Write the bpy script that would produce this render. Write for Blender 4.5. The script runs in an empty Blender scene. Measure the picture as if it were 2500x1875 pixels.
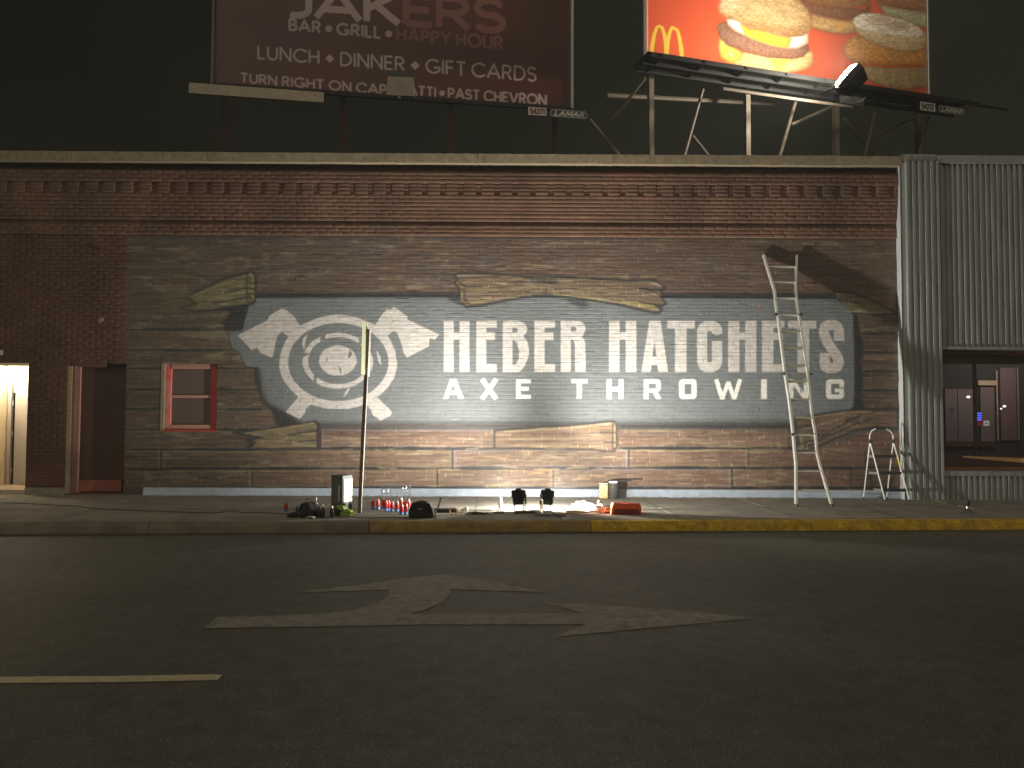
import bpy, bmesh, math, random
import numpy as np
from mathutils import Vector, Matrix
random.seed(7); RNG = np.random.default_rng(7)
SC = bpy.context.scene; COL = SC.collection

# ------------------------------------------------------------------ camera
F = 1877.0; CAM = np.array([0.0, -14.0, 1.67])
_a, _rho, _th = 0.005, 0.0045, math.atan(74 / F)
_f = np.array([math.sin(_a) * math.cos(_th), math.cos(_a) * math.cos(_th), math.sin(_th)])
_r = np.array([math.cos(_a), -math.sin(_a), 0.0]); _u = np.cross(_r, _f)
_R = _r * math.cos(_rho) + _u * math.sin(_rho); _U = _u * math.cos(_rho) - _r * math.sin(_rho)
cam_d = bpy.data.cameras.new('camera'); cam = bpy.data.objects.new('camera', cam_d); COL.objects.link(cam)
cam_d.sensor_width = 36; cam_d.lens = F / 2500 * 36; cam_d.clip_end = 600; cam_d.clip_start = 0.05
M = Matrix.Identity(4)
for i in range(3):
    M[i][0] = _R[i]; M[i][1] = _U[i]; M[i][2] = -_f[i]; M[i][3] = CAM[i]
cam.matrix_world = M; SC.camera = cam

# ------------------------------------------------------------------ sky, street-light fill, exposure
SUN_EL, SUN_AZ = math.radians(34), math.radians(-18)
w = bpy.data.worlds.new('World'); SC.world = w; w.use_nodes = True
nt = w.node_tree; bg = nt.nodes['Background']
sky = nt.nodes.new('ShaderNodeTexSky'); sky.sky_type = 'NISHITA'; sky.sun_disc = False
sky.sun_elevation = math.radians(0.5); sky.sun_rotation = math.radians(180)
mx = nt.nodes.new('ShaderNodeMix'); mx.data_type = 'RGBA'; mx.inputs[0].default_value = 0.97
mx.inputs[7].default_value = (0.29, 0.32, 0.20, 1)
nt.links.new(sky.outputs[0], mx.inputs[6]); tcw = nt.nodes.new('ShaderNodeTexCoord'); sxw = nt.nodes.new('ShaderNodeSeparateXYZ'); nt.links.new(tcw.outputs['Generated'], sxw.inputs[0])
rw = nt.nodes.new('ShaderNodeMapRange'); rw.inputs[1].default_value = -.7; rw.inputs[2].default_value = .7; rw.inputs[3].default_value = .25; rw.inputs[4].default_value = 1.7; nt.links.new(sxw.outputs[0], rw.inputs[0])
mw = nt.nodes.new('ShaderNodeMix'); mw.data_type = 'RGBA'; mw.blend_type = 'MULTIPLY'; mw.inputs[0].default_value = 1; nt.links.new(mx.outputs[2], mw.inputs[6]); nt.links.new(rw.outputs[0], mw.inputs[7]); nt.links.new(mw.outputs[2], bg.inputs[0])
bg.inputs[1].default_value = 0.022
sd = bpy.data.lights.new('street_light_glow', 'SUN'); so = bpy.data.objects.new('street_light_glow', sd); COL.objects.link(so)
sd.energy = 0.62; sd.angle = math.radians(60); sd.color = (1.0, 0.86, 0.64)
_sv = Vector((math.sin(SUN_AZ) * math.cos(SUN_EL), -math.cos(SUN_AZ) * math.cos(SUN_EL), math.sin(SUN_EL)))
so.rotation_euler = _sv.to_track_quat('Z', 'Y').to_euler()
vs = SC.view_settings; vs.view_transform = 'Standard'; vs.look = 'None'; vs.exposure = 0.0; vs.gamma = 1.0; vs.use_curve_mapping = False
SC.cycles.use_denoising = True; SC.cycles.max_bounces = 5; SC.cycles.caustics_reflective = False; SC.cycles.caustics_refractive = False
WORK_LIGHT = 720.0; ADDED_SPOT = (1950.0, 2150.0); BOARD_LAMP = 520.0; DOOR_LAMP = 17.0; SHOP_FILL = 60.0; GLARE_VEIL = 0.0034

# ------------------------------------------------------------------ picture geometry: a photo pixel (2500 wide) onto a plane of the place
def ray(x, y): return _f + _R * (x - 1250) / F - _U * (y - 937.5) / F
def un(x, y, n=(0, 1, 0), d=0.0):
    D = ray(x, y); n = np.array(n, float); t = (d - n @ CAM) / (n @ D); return CAM + t * D
def onwall(x, y, Y=0.0): return un(x, y, (0, 1, 0), Y)
def onground(x, y, z=0.15): return un(x, y, (0, 0, 1), z)
def proj(P):
    Q = np.asarray(P, float) - CAM; zc = Q @ _f
    return 1250 + F * (Q @ _R) / zc, 937.5 - F * (Q @ _U) / zc

# ------------------------------------------------------------------ helpers: objects
def tag(o, label=None, cat=None, group=None, kind=None):
    if label: o['label'] = label
    if cat: o['category'] = cat
    if group: o['group'] = group
    if kind: o['kind'] = kind
    return o
def empty(name, loc, label=None, cat=None, group=None, rz=0.0, kind=None):
    o = bpy.data.objects.new(name, None); COL.objects.link(o); o.location = loc; o.rotation_euler = (0, 0, rz)
    o.empty_display_size = 0.1
    return tag(o, label, cat, group, kind)
def link(name, me, mat, parent=None, smooth=False, keep=True):
    o = bpy.data.objects.new(name, me); COL.objects.link(o)
    if mat is not None: me.materials.append(mat)
    if parent is not None:
        o.parent = parent
        if keep:
            o.matrix_parent_inverse = (Matrix.Translation(parent.location) @ parent.rotation_euler.to_matrix().to_4x4()).inverted() if parent.parent is None else parent_world(parent).inverted()
    if smooth: me.polygons.foreach_set('use_smooth', [True] * len(me.polygons))
    return o
def parent_world(p):
    m = p.matrix_basis.copy(); q = p
    while q.parent is not None:
        m = q.parent.matrix_basis @ q.matrix_parent_inverse @ m if q is p else m
        q = q.parent
    return m
class MB:
    """collects shapes in world metres, builds one mesh object"""
    def __init__(s): s.v = []; s.f = []
    def add(s, vs_, fs):
        o = len(s.v); s.v += [tuple(float(c) for c in p) for p in vs_]; s.f += [tuple(i + o for i in q) for q in fs]; return s
    def box(s, c, d, rz=0.0, rx=0.0, ry=0.0, ch=0.0):
        c = Vector([float(q) for q in c]); hx, hy, hz = d[0] / 2, d[1] / 2, d[2] / 2
        m = Matrix.Rotation(rz, 3, 'Z') @ Matrix.Rotation(ry, 3, 'Y') @ Matrix.Rotation(rx, 3, 'X')
        if ch <= 0:
            P = [(a * hx, b * hy, e * hz) for e in (-1, 1) for a, b in ((-1, -1), (1, -1), (1, 1), (-1, 1))]
            Fc = [(3, 2, 1, 0), (4, 5, 6, 7), (0, 1, 5, 4), (1, 2, 6, 5), (2, 3, 7, 6), (3, 0, 4, 7)]
        else:
            r = [(-hx + ch, -hy), (hx - ch, -hy), (hx, -hy + ch), (hx, hy - ch), (hx - ch, hy), (-hx + ch, hy), (-hx, hy - ch), (-hx, -hy + ch)]
            k = lambda z, q: [(x * q, y * q, z) for x, y in r]
            q = 1 - ch / max(hx, hy)
            P = k(-hz, q) + k(-hz + ch, 1) + k(hz - ch, 1) + k(hz, q)
            Fc = [tuple(range(7, -1, -1)), tuple(range(24, 32))]
            for L in range(3):
                for i in range(8): j = (i + 1) % 8; Fc.append((L * 8 + i, L * 8 + j, L * 8 + 8 + j, L * 8 + 8 + i))
        return s.add([c + m @ Vector(p) for p in P], Fc)
    def tube(s, pts, r, n=8, cap=True):
        pts = [Vector([float(q) for q in p]) for p in pts]; rs = r if isinstance(r, (list, tuple)) else [r] * len(pts)
        rings = []; prev = None
        for i, p in enumerate(pts):
            t = (pts[min(i + 1, len(pts) - 1)] - pts[max(i - 1, 0)])
            if t.length < 1e-9: t = Vector((0, 0, 1))
            t.normalize()
            if prev is None:
                a = Vector((0, 0, 1)) if abs(t.z) < .9 else Vector((1, 0, 0)); prev = t.cross(a).normalized()
            else: prev = (prev - t * prev.dot(t)).normalized()
            b = t.cross(prev); rings.append([p + (prev * math.cos(2 * math.pi * k / n) + b * math.sin(2 * math.pi * k / n)) * rs[i] for k in range(n)])
        V = [q for R_ in rings for q in R_]; Fc = []
        for i in range(len(pts) - 1):
            for k in range(n): j = (k + 1) % n; Fc.append((i * n + k, i * n + j, i * n + n + j, i * n + n + k))
        if cap: Fc += [tuple(range(n - 1, -1, -1)), tuple(range(len(V) - n, len(V)))]
        return s.add(V, Fc)
    def lathe(s, c, prof, n=20, tilt=None):
        c = Vector([float(q) for q in c]); V = []; Fc = []; m = tilt or Matrix.Identity(3)
        for r_, z in prof:
            V += [c + m @ Vector((r_ * math.cos(2 * math.pi * k / n), r_ * math.sin(2 * math.pi * k / n), z)) for k in range(n)]
        for i in range(len(prof) - 1):
            for k in range(n): j = (k + 1) % n; Fc.append((i * n + k, i * n + j, i * n + n + j, i * n + n + k))
        Fc += [tuple(range(n - 1, -1, -1)), tuple(range(len(V) - n, len(V)))]
        return s.add(V, Fc)
    def prism(s, poly, axis):
        """poly: list of 3D points (planar), axis: extrusion vector"""
        P = [Vector([float(q) for q in p]) for p in poly]; A = Vector([float(q) for q in axis]); n = len(P)
        Fc = [tuple(range(n)), tuple(range(2 * n - 1, n - 1, -1))] + [((i + 1) % n, i, i + n, (i + 1) % n + n) for i in range(n)]
        return s.add(P + [p + A for p in P], Fc)
    def build(s, name, mat, parent=None, smooth=False, origin=None):
        me = bpy.data.meshes.new(name)
        if parent is None:
            V = np.array(s.v); o = np.array([V[:, 0].mean(), V[:, 1].mean(), V[:, 2].min()]) if origin is None else np.array(origin, float)
            me.from_pydata([tuple(q) for q in V - o], [], s.f)
        else: me.from_pydata(s.v, [], s.f)
        me.validate(); me.update()
        bm = bmesh.new(); bm.from_mesh(me); bmesh.ops.recalc_face_normals(bm, faces=bm.faces); bm.to_mesh(me); bm.free()
        ob = link(name, me, mat, parent, smooth)
        if parent is None: ob.location = o
        return ob
def rock(name, c, dims, mat, parent=None, seed=0, rough=0.35, sub=3, flat=True):
    bm = bmesh.new(); bmesh.ops.create_icosphere(bm, subdivisions=sub, radius=1.0)
    rg = np.random.default_rng(seed); D = rg.normal(size=(14, 3)); ph = rg.uniform(0, 6.28, 14); fr = rg.uniform(1.5, 6, 14)
    for v in bm.verts:
        p = np.array(v.co); k = sum(math.sin(fr[i] * (p @ D[i]) + ph[i]) / (1 + fr[i] * .4) for i in range(14)) / 4
        q = p * (1 + rough * k); v.co = (q[0] * dims[0] / 2, q[1] * dims[1] / 2, max(q[2], -0.75 if flat else -9) * dims[2] / 2 + (0.75 if flat else 0) * dims[2] / 2)
    me = bpy.data.meshes.new(name); bm.to_mesh(me); bm.free()
    loc = np.array(c, float)
    if parent is not None:
        me.transform(Matrix.Translation(Vector(loc))); return link(name, me, mat, parent, True)
    ob = link(name, me, mat, None, True); ob.location = loc; return ob
def copy_tree(o, parent=None):
    c = o.copy(); COL.objects.link(c)
    if parent is not None: c.parent = parent
    for ch in [q for q in SC.objects if q.parent == o]: copy_tree(ch, c)
    return c

# ------------------------------------------------------------------ helpers: materials
def mat(name, col, rough=.7, metal=0.0, ns=0.0, na=0.0, bump=0.0, bs=60.0, emit=None, es=0.0, attr=False, scale=(1, 1, 1), col2=None, coat=0.0, alpha=1.0, trans=0.0, ior=1.45, spec=None):
    m = bpy.data.materials.new(name); m.use_nodes = True; n = m.node_tree.nodes; L = m.node_tree.links
    b = n['Principled BSDF']; b.inputs['Roughness'].default_value = rough; b.inputs['Metallic'].default_value = metal
    b.inputs['Base Color'].default_value = (*col, 1)
    b.inputs['Coat Weight'].default_value = coat
    if spec is not None: b.inputs['Specular IOR Level'].default_value = spec
    if trans: b.inputs['Transmission Weight'].default_value = trans; b.inputs['IOR'].default_value = ior
    if emit: b.inputs['Emission Color'].default_value = (*emit, 1); b.inputs['Emission Strength'].default_value = es
    tc = n.new('ShaderNodeTexCoord'); mp = n.new('ShaderNodeMapping'); mp.inputs['Scale'].default_value = scale
    L.new(tc.outputs['Object'], mp.inputs[0])
    src = None
    if attr:
        at = n.new('ShaderNodeAttribute'); at.attribute_name = 'paint'; src = at.outputs['Color']
    if ns > 0:
        t = n.new('ShaderNodeTexNoise'); t.inputs['Scale'].default_value = ns; t.inputs['Detail'].default_value = 6; t.inputs['Roughness'].default_value = .65
        L.new(mp.outputs[0], t.inputs['Vector'])
        if col2 is not None:
            rr = n.new('ShaderNodeValToRGB'); rr.color_ramp.elements[0].position = .38; rr.color_ramp.elements[1].position = .66
            rr.color_ramp.elements[0].color = (*col, 1); rr.color_ramp.elements[1].color = (*col2, 1)
            L.new(t.outputs['Fac'], rr.inputs[0]); src = rr.outputs[0]
        if na > 0:
            mr = n.new('ShaderNodeMapRange'); mr.inputs[1].default_value = .25; mr.inputs[2].default_value = .75
            mr.inputs[3].default_value = 1 - na; mr.inputs[4].default_value = 1 + na
            t2 = n.new('ShaderNodeTexNoise'); t2.inputs['Scale'].default_value = ns * (2.7 if col2 is not None else 1); t2.inputs['Detail'].default_value = 7
            L.new(mp.outputs[0], t2.inputs['Vector']); L.new(t2.outputs['Fac'], mr.inputs[0])
            mm = n.new('ShaderNodeMix'); mm.data_type = 'RGBA'; mm.blend_type = 'MULTIPLY'; mm.inputs[0].default_value = 1
            if src is not None: L.new(src, mm.inputs[6])
            else: mm.inputs[6].default_value = (*col, 1)
            L.new(mr.outputs[0], mm.inputs[7]); src = mm.outputs[2]
    if src is not None: L.new(src, b.inputs['Base Color'])
    if bump > 0:
        t3 = n.new('ShaderNodeTexNoise'); t3.inputs['Scale'].default_value = bs; t3.inputs['Detail'].default_value = 5
        L.new(mp.outputs[0], t3.inputs['Vector']); bp = n.new('ShaderNodeBump'); bp.inputs['Strength'].default_value = 1; bp.inputs['Distance'].default_value = bump
        L.new(t3.outputs['Fac'], bp.inputs['Height']); L.new(bp.outputs[0], b.inputs['Normal'])
    return m

# ------------------------------------------------------------------ helpers: painting canvas (flat print and wall paint)
def noise2(h, w_, cy, cx, rg=RNG):
    gh, gw = int(h / cy) + 3, int(w_ / cx) + 3; g = rg.random((gh, gw)).astype(np.float32)
    y = np.arange(h) / cy; x = np.arange(w_) / cx; y0 = y.astype(int); x0 = x.astype(int); fy = (y - y0)[:, None]; fx = (x - x0)[None]
    fy = fy * fy * (3 - 2 * fy); fx = fx * fx * (3 - 2 * fx)
    return ((g[y0][:, x0] * (1 - fx) + g[y0][:, x0 + 1] * fx) * (1 - fy) + (g[y0 + 1][:, x0] * (1 - fx) + g[y0 + 1][:, x0 + 1] * fx) * fy)
def blur(a, r):
    r = int(max(1, round(r)))
    for _ in range(2):
        for ax in (0, 1):
            p = np.pad(a, [(r + 1, r) if k == ax else (0, 0) for k in (0, 1)], mode='edge'); c = np.cumsum(p, axis=ax, dtype=np.float64)
            a = ((c[2 * r + 1:] - c[:-2 * r - 1]) if ax == 0 else (c[:, 2 * r + 1:] - c[:, :-2 * r - 1])) / (2 * r + 1)
    return a.astype(np.float32)
class Canvas:
    def __init__(s, x0, y0, x1, y1, res=1.0, col=(0, 0, 0)):
        s.x0, s.y0, s.res = x0, y0, res; s.w = int((x1 - x0) * res) + 2; s.h = int((y1 - y0) * res) + 2
        s.img = np.empty((s.h, s.w, 3), np.float32); s.img[:] = col
    def _bb(s, pts, pad):
        P = (np.array(pts, float) - (s.x0, s.y0)) * s.res
        a = np.floor(P.min(0) - pad).astype(int); b = np.ceil(P.max(0) + pad).astype(int) + 1
        ax, ay = max(a[0], 0), max(a[1], 0); bx, by = min(b[0], s.w), min(b[1], s.h)
        return P, ax, ay, bx, by
    def poly_mask(s, pts, soft=0):
        P, ax, ay, bx, by = s._bb(pts, 2 + soft * s.res * 3)
        if bx <= ax or by <= ay: return None
        k = 2; X = (np.arange((bx - ax) * k) + .5) / k + ax - .5; Y = (np.arange((by - ay) * k) + .5) / k + ay - .5
        ins = np.zeros((len(Y), len(X)), bool)
        for (x1, y1), (x2, y2) in zip(P, np.roll(P, -1, 0)):
            if y1 == y2: continue
            rows = np.nonzero((Y >= min(y1, y2)) & (Y < max(y1, y2)))[0]
            if len(rows) == 0: continue
            xc = x1 + (Y[rows] - y1) * (x2 - x1) / (y2 - y1)
            ins[rows] ^= X[None] < xc[:, None]
        m = ins.astype(np.float32).reshape(by - ay, k, bx - ax, k).mean((1, 3))
        if soft > 0: m = blur(m, soft * s.res)
        return m, ax, ay, bx, by
    def line_mask(s, pts, wd, soft=0, cap='round'):
        P, ax, ay, bx, by = s._bb(pts, wd * s.res + 2 + soft * s.res * 3)
        if bx <= ax or by <= ay: return None
        Y, X = np.mgrid[ay:by, ax:bx].astype(np.float32); m = np.zeros(X.shape, np.float32); hw = wd * s.res / 2
        for i, ((x1, y1), (x2, y2)) in enumerate(zip(P[:-1], P[1:])):
            L = math.hypot(x2 - x1, y2 - y1)
            if L < 1e-6: continue
            ux, uy = (x2 - x1) / L, (y2 - y1) / L; t = (X - x1) * ux + (Y - y1) * uy; d = np.abs((X - x1) * uy - (Y - y1) * ux)
            if cap == 'round' or (0 < i < len(P) - 2): dd = np.hypot(d, np.maximum(np.maximum(-t, t - L), 0))
            else:
                lo = -1e9 if False else 0; e = np.maximum(-t, t - L); dd = np.maximum(d, np.where(e > 0, e + hw, 0))
                if i > 0: dd = np.where(t < 0, np.hypot(d, t), dd)
                if i < len(P) - 2: dd = np.where(t > L, np.hypot(d, t - L), dd)
            m = np.maximum(m, np.clip(hw + .5 - dd, 0, 1))
        if soft > 0: m = blur(m, soft * s.res)
        return m, ax, ay, bx, by
    def comp(s, mk, col, a=1.0, tex=None):
        if mk is None: return
        m, ax, ay, bx, by = mk; m = (m * a)[..., None]; c = np.array(col, np.float32)
        if tex is not None: c = c * tex[ay:by, ax:bx][..., None]
        s.img[ay:by, ax:bx] = s.img[ay:by, ax:bx] * (1 - m) + c * m
    def poly(s, pts, col, a=1.0, soft=0, tex=None): s.comp(s.poly_mask(pts, soft), col, a, tex)
    def line(s, pts, wd, col, a=1.0, soft=0, cap='round', tex=None): s.comp(s.line_mask(pts, wd, soft, cap), col, a, tex)
    def sample(s, x, y):
        X = np.clip((np.asarray(x) - s.x0) * s.res, 0, s.w - 1.001); Y = np.clip((np.asarray(y) - s.y0) * s.res, 0, s.h - 1.001)
        i, j = X.astype(int), Y.astype(int); fx, fy = (X - i)[..., None], (Y - j)[..., None]; I = s.img
        return (I[j, i] * (1 - fx) + I[j, i + 1] * fx) * (1 - fy) + (I[j + 1, i] * (1 - fx) + I[j + 1, i + 1] * fx) * fy
def arc(cx, cy, rx, ry, a0, a1, n=14): return [(cx + rx * math.cos(math.radians(a0 + (a1 - a0) * i / n)), cy + ry * math.sin(math.radians(a0 + (a1 - a0) * i / n))) for i in range(n + 1)]
# monoline capitals: width, strokes (y up, cap height 1)
GL = {
 'A': (.84, [[(0, 0), (.42, 1), (.84, 0)], [(.15, .32), (.69, .32)]]),
 'B': (.58, [[(.02, 0), (.02, 1)], [(.02, .98), (.3, .98)] + arc(.3, .75, .24, .23, 90, -90) + [(.02, .52)], [(.02, .52), (.32, .52)] + arc(.32, .27, .26, .25, 90, -90) + [(.02, .02)]]),
 'C': (.86, [arc(.5, .5, .48, .48, 45, 315, 24)]),
 'D': (.72, [[(.02, 0), (.02, 1)], [(.02, .98), (.22, .98)] + arc(.22, .5, .48, .48, 90, -90, 18) + [(.02, .02)]]),
 'E': (.52, [[(.02, 0), (.02, 1)], [(.02, .97), (.52, .97)], [(.02, .52), (.46, .52)], [(.02, .03), (.52, .03)]]),
 'F': (.5, [[(.02, 0), (.02, 1)], [(.02, .97), (.5, .97)], [(.02, .5), (.44, .5)]]),
 'G': (.92, [arc(.5, .5, .48, .48, 45, 345, 24), [(.96, .42), (.55, .42)]]),
 'H': (.66, [[(.02, 0), (.02, 1)], [(.64, 0), (.64, 1)], [(.02, .5), (.64, .5)]]),
 'I': (.06, [[(.03, 0), (.03, 1)]]),
 'J': (.4, [[(.38, 1), (.38, .3)] + arc(.12, .28, .26, .27, 0, -110, 10)]),
 'K': (.64, [[(.02, 0), (.02, 1)], [(.6, 1), (.06, .46)], [(.2, .58), (.64, 0)]]),
 'L': (.46, [[(.02, 1), (.02, .03), (.46, .03)]]),
 'M': (.84, [[(.02, 0), (.06, 1), (.42, .25), (.78, 1), (.82, 0)]]),
 'N': (.72, [[(.02, 0), (.02, 1), (.7, 0), (.7, 1)]]),
 'O': (1.0, [arc(.5, .5, .48, .48, 0, 360, 30)]),
 'P': (.56, [[(.02, 0), (.02, 1)], [(.02, .97), (.28, .97)] + arc(.28, .71, .26, .26, 90, -90) + [(.02, .45)]]),
 'R': (.6, [[(.02, 0), (.02, 1)], [(.02, .97), (.28, .97)] + arc(.28, .72, .26, .25, 90, -90) + [(.02, .47)], [(.28, .47), (.58, 0)]]),
 'S': (.54, [arc(.27, .74, .24, .24, 35, 250, 14) + arc(.27, .27, .26, .25, 80, -140, 14)]),
 'T': (.62, [[(.31, 0), (.31, 1)], [(0, .97), (.62, .97)]]),
 'U': (.66, [[(.02, 1), (.02, .33)] + arc(.33, .33, .31, .32, 180, 360, 14) + [(.64, 1)]]),
 'V': (.8, [[(0, 1), (.4, 0), (.8, 1)]]),
 'W': (1.1, [[(0, 1), (.27, 0), (.55, .9), (.83, 0), (1.1, 1)]]),
 'X': (.7, [[(0, 0), (.7, 1)], [(0, 1), (.7, 0)]]),
 'Y': (.7, [[(0, 1), (.35, .48), (.7, 1)], [(.35, .5), (.35, 0)]]),
 '1': (.3, [[(0, .8), (.24, .98), (.24, 0)]]), '2': (.56, [arc(.28, .72, .25, .26, 160, -20, 12) + [(.02, .03), (.56, .03)]]),
 '4': (.6, [[(.44, 0), (.44, 1), (.02, .28), (.6, .28)]]), '5': (.56, [[(.52, .97), (.1, .97), (.06, .55)] + arc(.26, .32, .28, .3, 100, -140, 14)]),
 '7': (.56, [[(0, .97), (.54, .97), (.18, 0)]]),
 '.': (.3, [[(.14, .44), (.16, .44)]]), '*': (.62, [])}
def text(cv, s, p0, p1, h0, h1, wd, col, sp=.2, space=.42, slant=0.0, cols=None, track=1.0):
    """capitals laid from p0 to p1 along a baseline, cap height h0 at the start and h1 at the end"""
    W = 0; lay = []
    for ch in s:
        if ch == ' ': W += space; continue
        lay.append((ch, W)); W += GL[ch][0] + sp
    W -= sp; p0 = np.array(p0, float); p1 = np.array(p1, float)
    for k, (ch, x) in enumerate(lay):
        c = cols(k) if cols else col
        def mp(q, x=x):
            t = (x + q[0] + slant * q[1]) / W; b = p0 + (p1 - p0) * t; return (b[0], b[1] - (h0 + (h1 - h0) * t) * q[1])
        if ch == '*':
            cv.poly([mp((.31, .12)), mp((.62, .46)), mp((.31, .8)), mp((0, .46))], c); continue
        for st in GL[ch][1]:
            cv.line([mp(q) for q in st], wd * (2.6 if ch == '.' else 1), c, cap='round' if ch in '.SCO' else 'butt')
def paint_attr(me, cols):
    a = me.color_attributes.new('paint', 'FLOAT_COLOR', 'POINT'); d = np.ones((len(me.vertices), 4), np.float32); d[:, :3] = cols
    a.data.foreach_set('color', d.ravel())
def grid_mesh(name, P, cols=None, back=None):
    """P: (ny, nx, 3) vertex grid"""
    ny, nx = P.shape[:2]; idx = np.arange(ny * nx).reshape(ny, nx)
    q = np.stack([idx[:-1, :-1], idx[:-1, 1:], idx[1:, 1:], idx[1:, :-1]], -1).reshape(-1, 4)
    return raw_mesh(name, P.reshape(-1, 3), q, None if cols is None else cols.reshape(-1, 3))
def raw_mesh(name, V, Q, cols=None):
    me = bpy.data.meshes.new(name); V = np.ascontiguousarray(V, np.float32); Q = np.ascontiguousarray(Q, np.int32)
    me.vertices.add(len(V)); me.vertices.foreach_set('co', V.ravel()); me.loops.add(Q.size); me.loops.foreach_set('vertex_index', Q.ravel())
    me.polygons.add(len(Q)); me.polygons.foreach_set('loop_start', np.arange(0, Q.size, 4, dtype=np.int32)); me.polygons.foreach_set('loop_total', np.full(len(Q), 4, np.int32))
    me.update(calc_edges=True); me.validate()
    if cols is not None: paint_attr(me, cols)
    return me

# ------------------------------------------------------------------ materials
M_paint = mat('painted_brick', (.2, .2, .2), .62, ns=9, na=.12, attr=True, bump=.003, bs=70)
M_red_brick = mat('red_brick', (.2, .1, .07), .85, ns=1.1, na=.38, attr=True, bump=.002, bs=110)
M_conc = mat('sidewalk_concrete', (.30, .27, .22), .9, ns=2.2, na=.22, bump=.003, bs=90, col2=(.21, .195, .165))
M_curb = mat('bare_curb_concrete', (.20, .17, .13), .9, ns=4, na=.3, bump=.004, bs=60)
M_curb_worn = mat('worn_yellow_curb_paint', (.25, .19, .10), .85, ns=3, na=.3, bump=.004, bs=60, col2=(.38, .25, .06))
M_curb_yel = mat('yellow_curb_paint', (.66, .43, .035), .7, ns=5, na=.42, bump=.004, bs=50, col2=(.42, .27, .03))
M_asph = mat('asphalt', (.110, .108, .088), .60, ns=60, na=.55, bump=.02, bs=80, col2=(.180, .176, .146))
def wear(m):
    n = m.node_tree.nodes; L = m.node_tree.links; b_ = n['Principled BSDF']; src = b_.inputs['Base Color'].links[0].from_socket
    tc = n.new('ShaderNodeTexCoord'); cur = src
    for sc, s1, lo, hi in (((.2, .8, 1), 1.0, .94, 1.05), ((1, 1, 1), .55, .88, 1.10), ((1, 1, 1), 6.0, .84, 1.14)):
        mp = n.new('ShaderNodeMapping'); mp.inputs['Scale'].default_value = sc; mp.inputs['Rotation'].default_value = (0, 0, -.05); L.new(tc.outputs['Object'], mp.inputs[0])
        t = n.new('ShaderNodeTexNoise'); t.inputs['Scale'].default_value = s1; t.inputs['Detail'].default_value = 5; L.new(mp.outputs[0], t.inputs['Vector'])
        r = n.new('ShaderNodeMapRange'); r.inputs[1].default_value = .35; r.inputs[2].default_value = .65; r.inputs[3].default_value = lo; r.inputs[4].default_value = hi; L.new(t.outputs['Fac'], r.inputs[0])
        x = n.new('ShaderNodeMix'); x.data_type = 'RGBA'; x.blend_type = 'MULTIPLY'; x.inputs[0].default_value = 1; L.new(cur, x.inputs[6]); L.new(r.outputs[0], x.inputs[7]); cur = x.outputs[2]
    # pale aggregate specks and dark pits
    v = n.new('ShaderNodeTexVoronoi'); v.inputs['Scale'].default_value = 48; L.new(tc.outputs['Object'], v.inputs['Vector'])
    r = n.new('ShaderNodeMapRange'); r.inputs[1].default_value = .10; r.inputs[2].default_value = .22; r.inputs[3].default_value = 3.4; r.inputs[4].default_value = 1.0; L.new(v.outputs['Distance'], r.inputs[0])
    x = n.new('ShaderNodeMix'); x.data_type = 'RGBA'; x.blend_type = 'MULTIPLY'; x.inputs[0].default_value = 1; L.new(cur, x.inputs[6]); L.new(r.outputs[0], x.inputs[7]); L.new(x.outputs[2], b_.inputs['Base Color'])
wear(M_asph)
M_mark = mat('worn_road_paint', (.37, .36, .30), .8, ns=5, na=.3, bump=.004, bs=120, col2=(.25, .245, .21))
M_line = mat('cream_road_paint', (.70, .64, .42), .7, ns=12, na=.22, bump=.004, bs=120)
M_coping = mat('coping_concrete', (.26, .21, .14), .9, ns=14, na=.3, bump=.006, bs=60)
M_skirt = mat('blue_grey_skirting_paint', (.38, .44, .54), .75, ns=7, na=.15, bump=.004, bs=30)
M_dark = mat('dark_backing', (.03, .027, .025), .9)
M_roof = mat('tar_roof', (.03, .03, .03), .95)
M_metal = mat('corrugated_grey_metal', (.255, .27, .27), .5, ns=2.2, na=.28, bump=.001, bs=20, scale=(6, 6, .5))
M_metal_lit = mat('pilaster_lit_side', (.50, .53, .53), .55, ns=4, na=.08)  # paler metal: work-light brightness put into the pilaster's left face
M_maroon = mat('dark_red_board', (.062, .024, .017), .7, ns=2, na=.2)
M_pink = mat('pink_frame_paint', (.42, .21, .17), .7, ns=9, na=.12)
M_redframe_glow = mat('red_frame_paint_glow', (.50, .03, .028), .5, ns=6, na=.15)  # red frame paint, saturated to carry the window's red glow
M_redpink_glow = mat('pink_frame_red_glow', (.55, .26, .23), .6, ns=3.5, na=.1, col2=(.62, .08, .07))  # red blotches paint the window's glow onto the left jamb
M_blind = mat('dim_window_glass', (.10, .065, .06), .25, ns=2, na=.08)
M_cream = mat('cream_painted_wall', (.78, .68, .50), .8, ns=6, na=.06, bump=.003, bs=25)
M_greydoor = mat('grey_door_paint', (.42, .38, .34), .6, ns=3, na=.04)
M_steel = mat('galvanised_steel', (.55, .55, .52), .38, .85, ns=8, na=.12)
M_alu = mat('aluminium', (.86, .86, .80), .36, .7, ns=10, na=.12)
M_alum = mat('matt_aluminium_rung', (.50, .49, .36), .4, .6, ns=10, na=.12)
M_black = mat('black_plastic', (.035, .035, .037), .5)
M_fabric = mat('black_fabric', (.028, .028, .03), .95, ns=12, na=.3, bump=.01, bs=18)
M_white = mat('white_plastic', (.82, .82, .80), .4)
M_beam = mat('weathered_steel_beam', (.17, .135, .10), .65, .2, ns=5, na=.2)
M_beamd = mat('dark_steel', (.014, .013, .012), .7, .2, ns=5, na=.2)
M_trim = mat('pale_trim_board', (.50, .42, .32), .7, ns=6, na=.15)
M_print = mat('billboard_vinyl', (.5, .5, .5), .42, attr=True)
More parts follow.
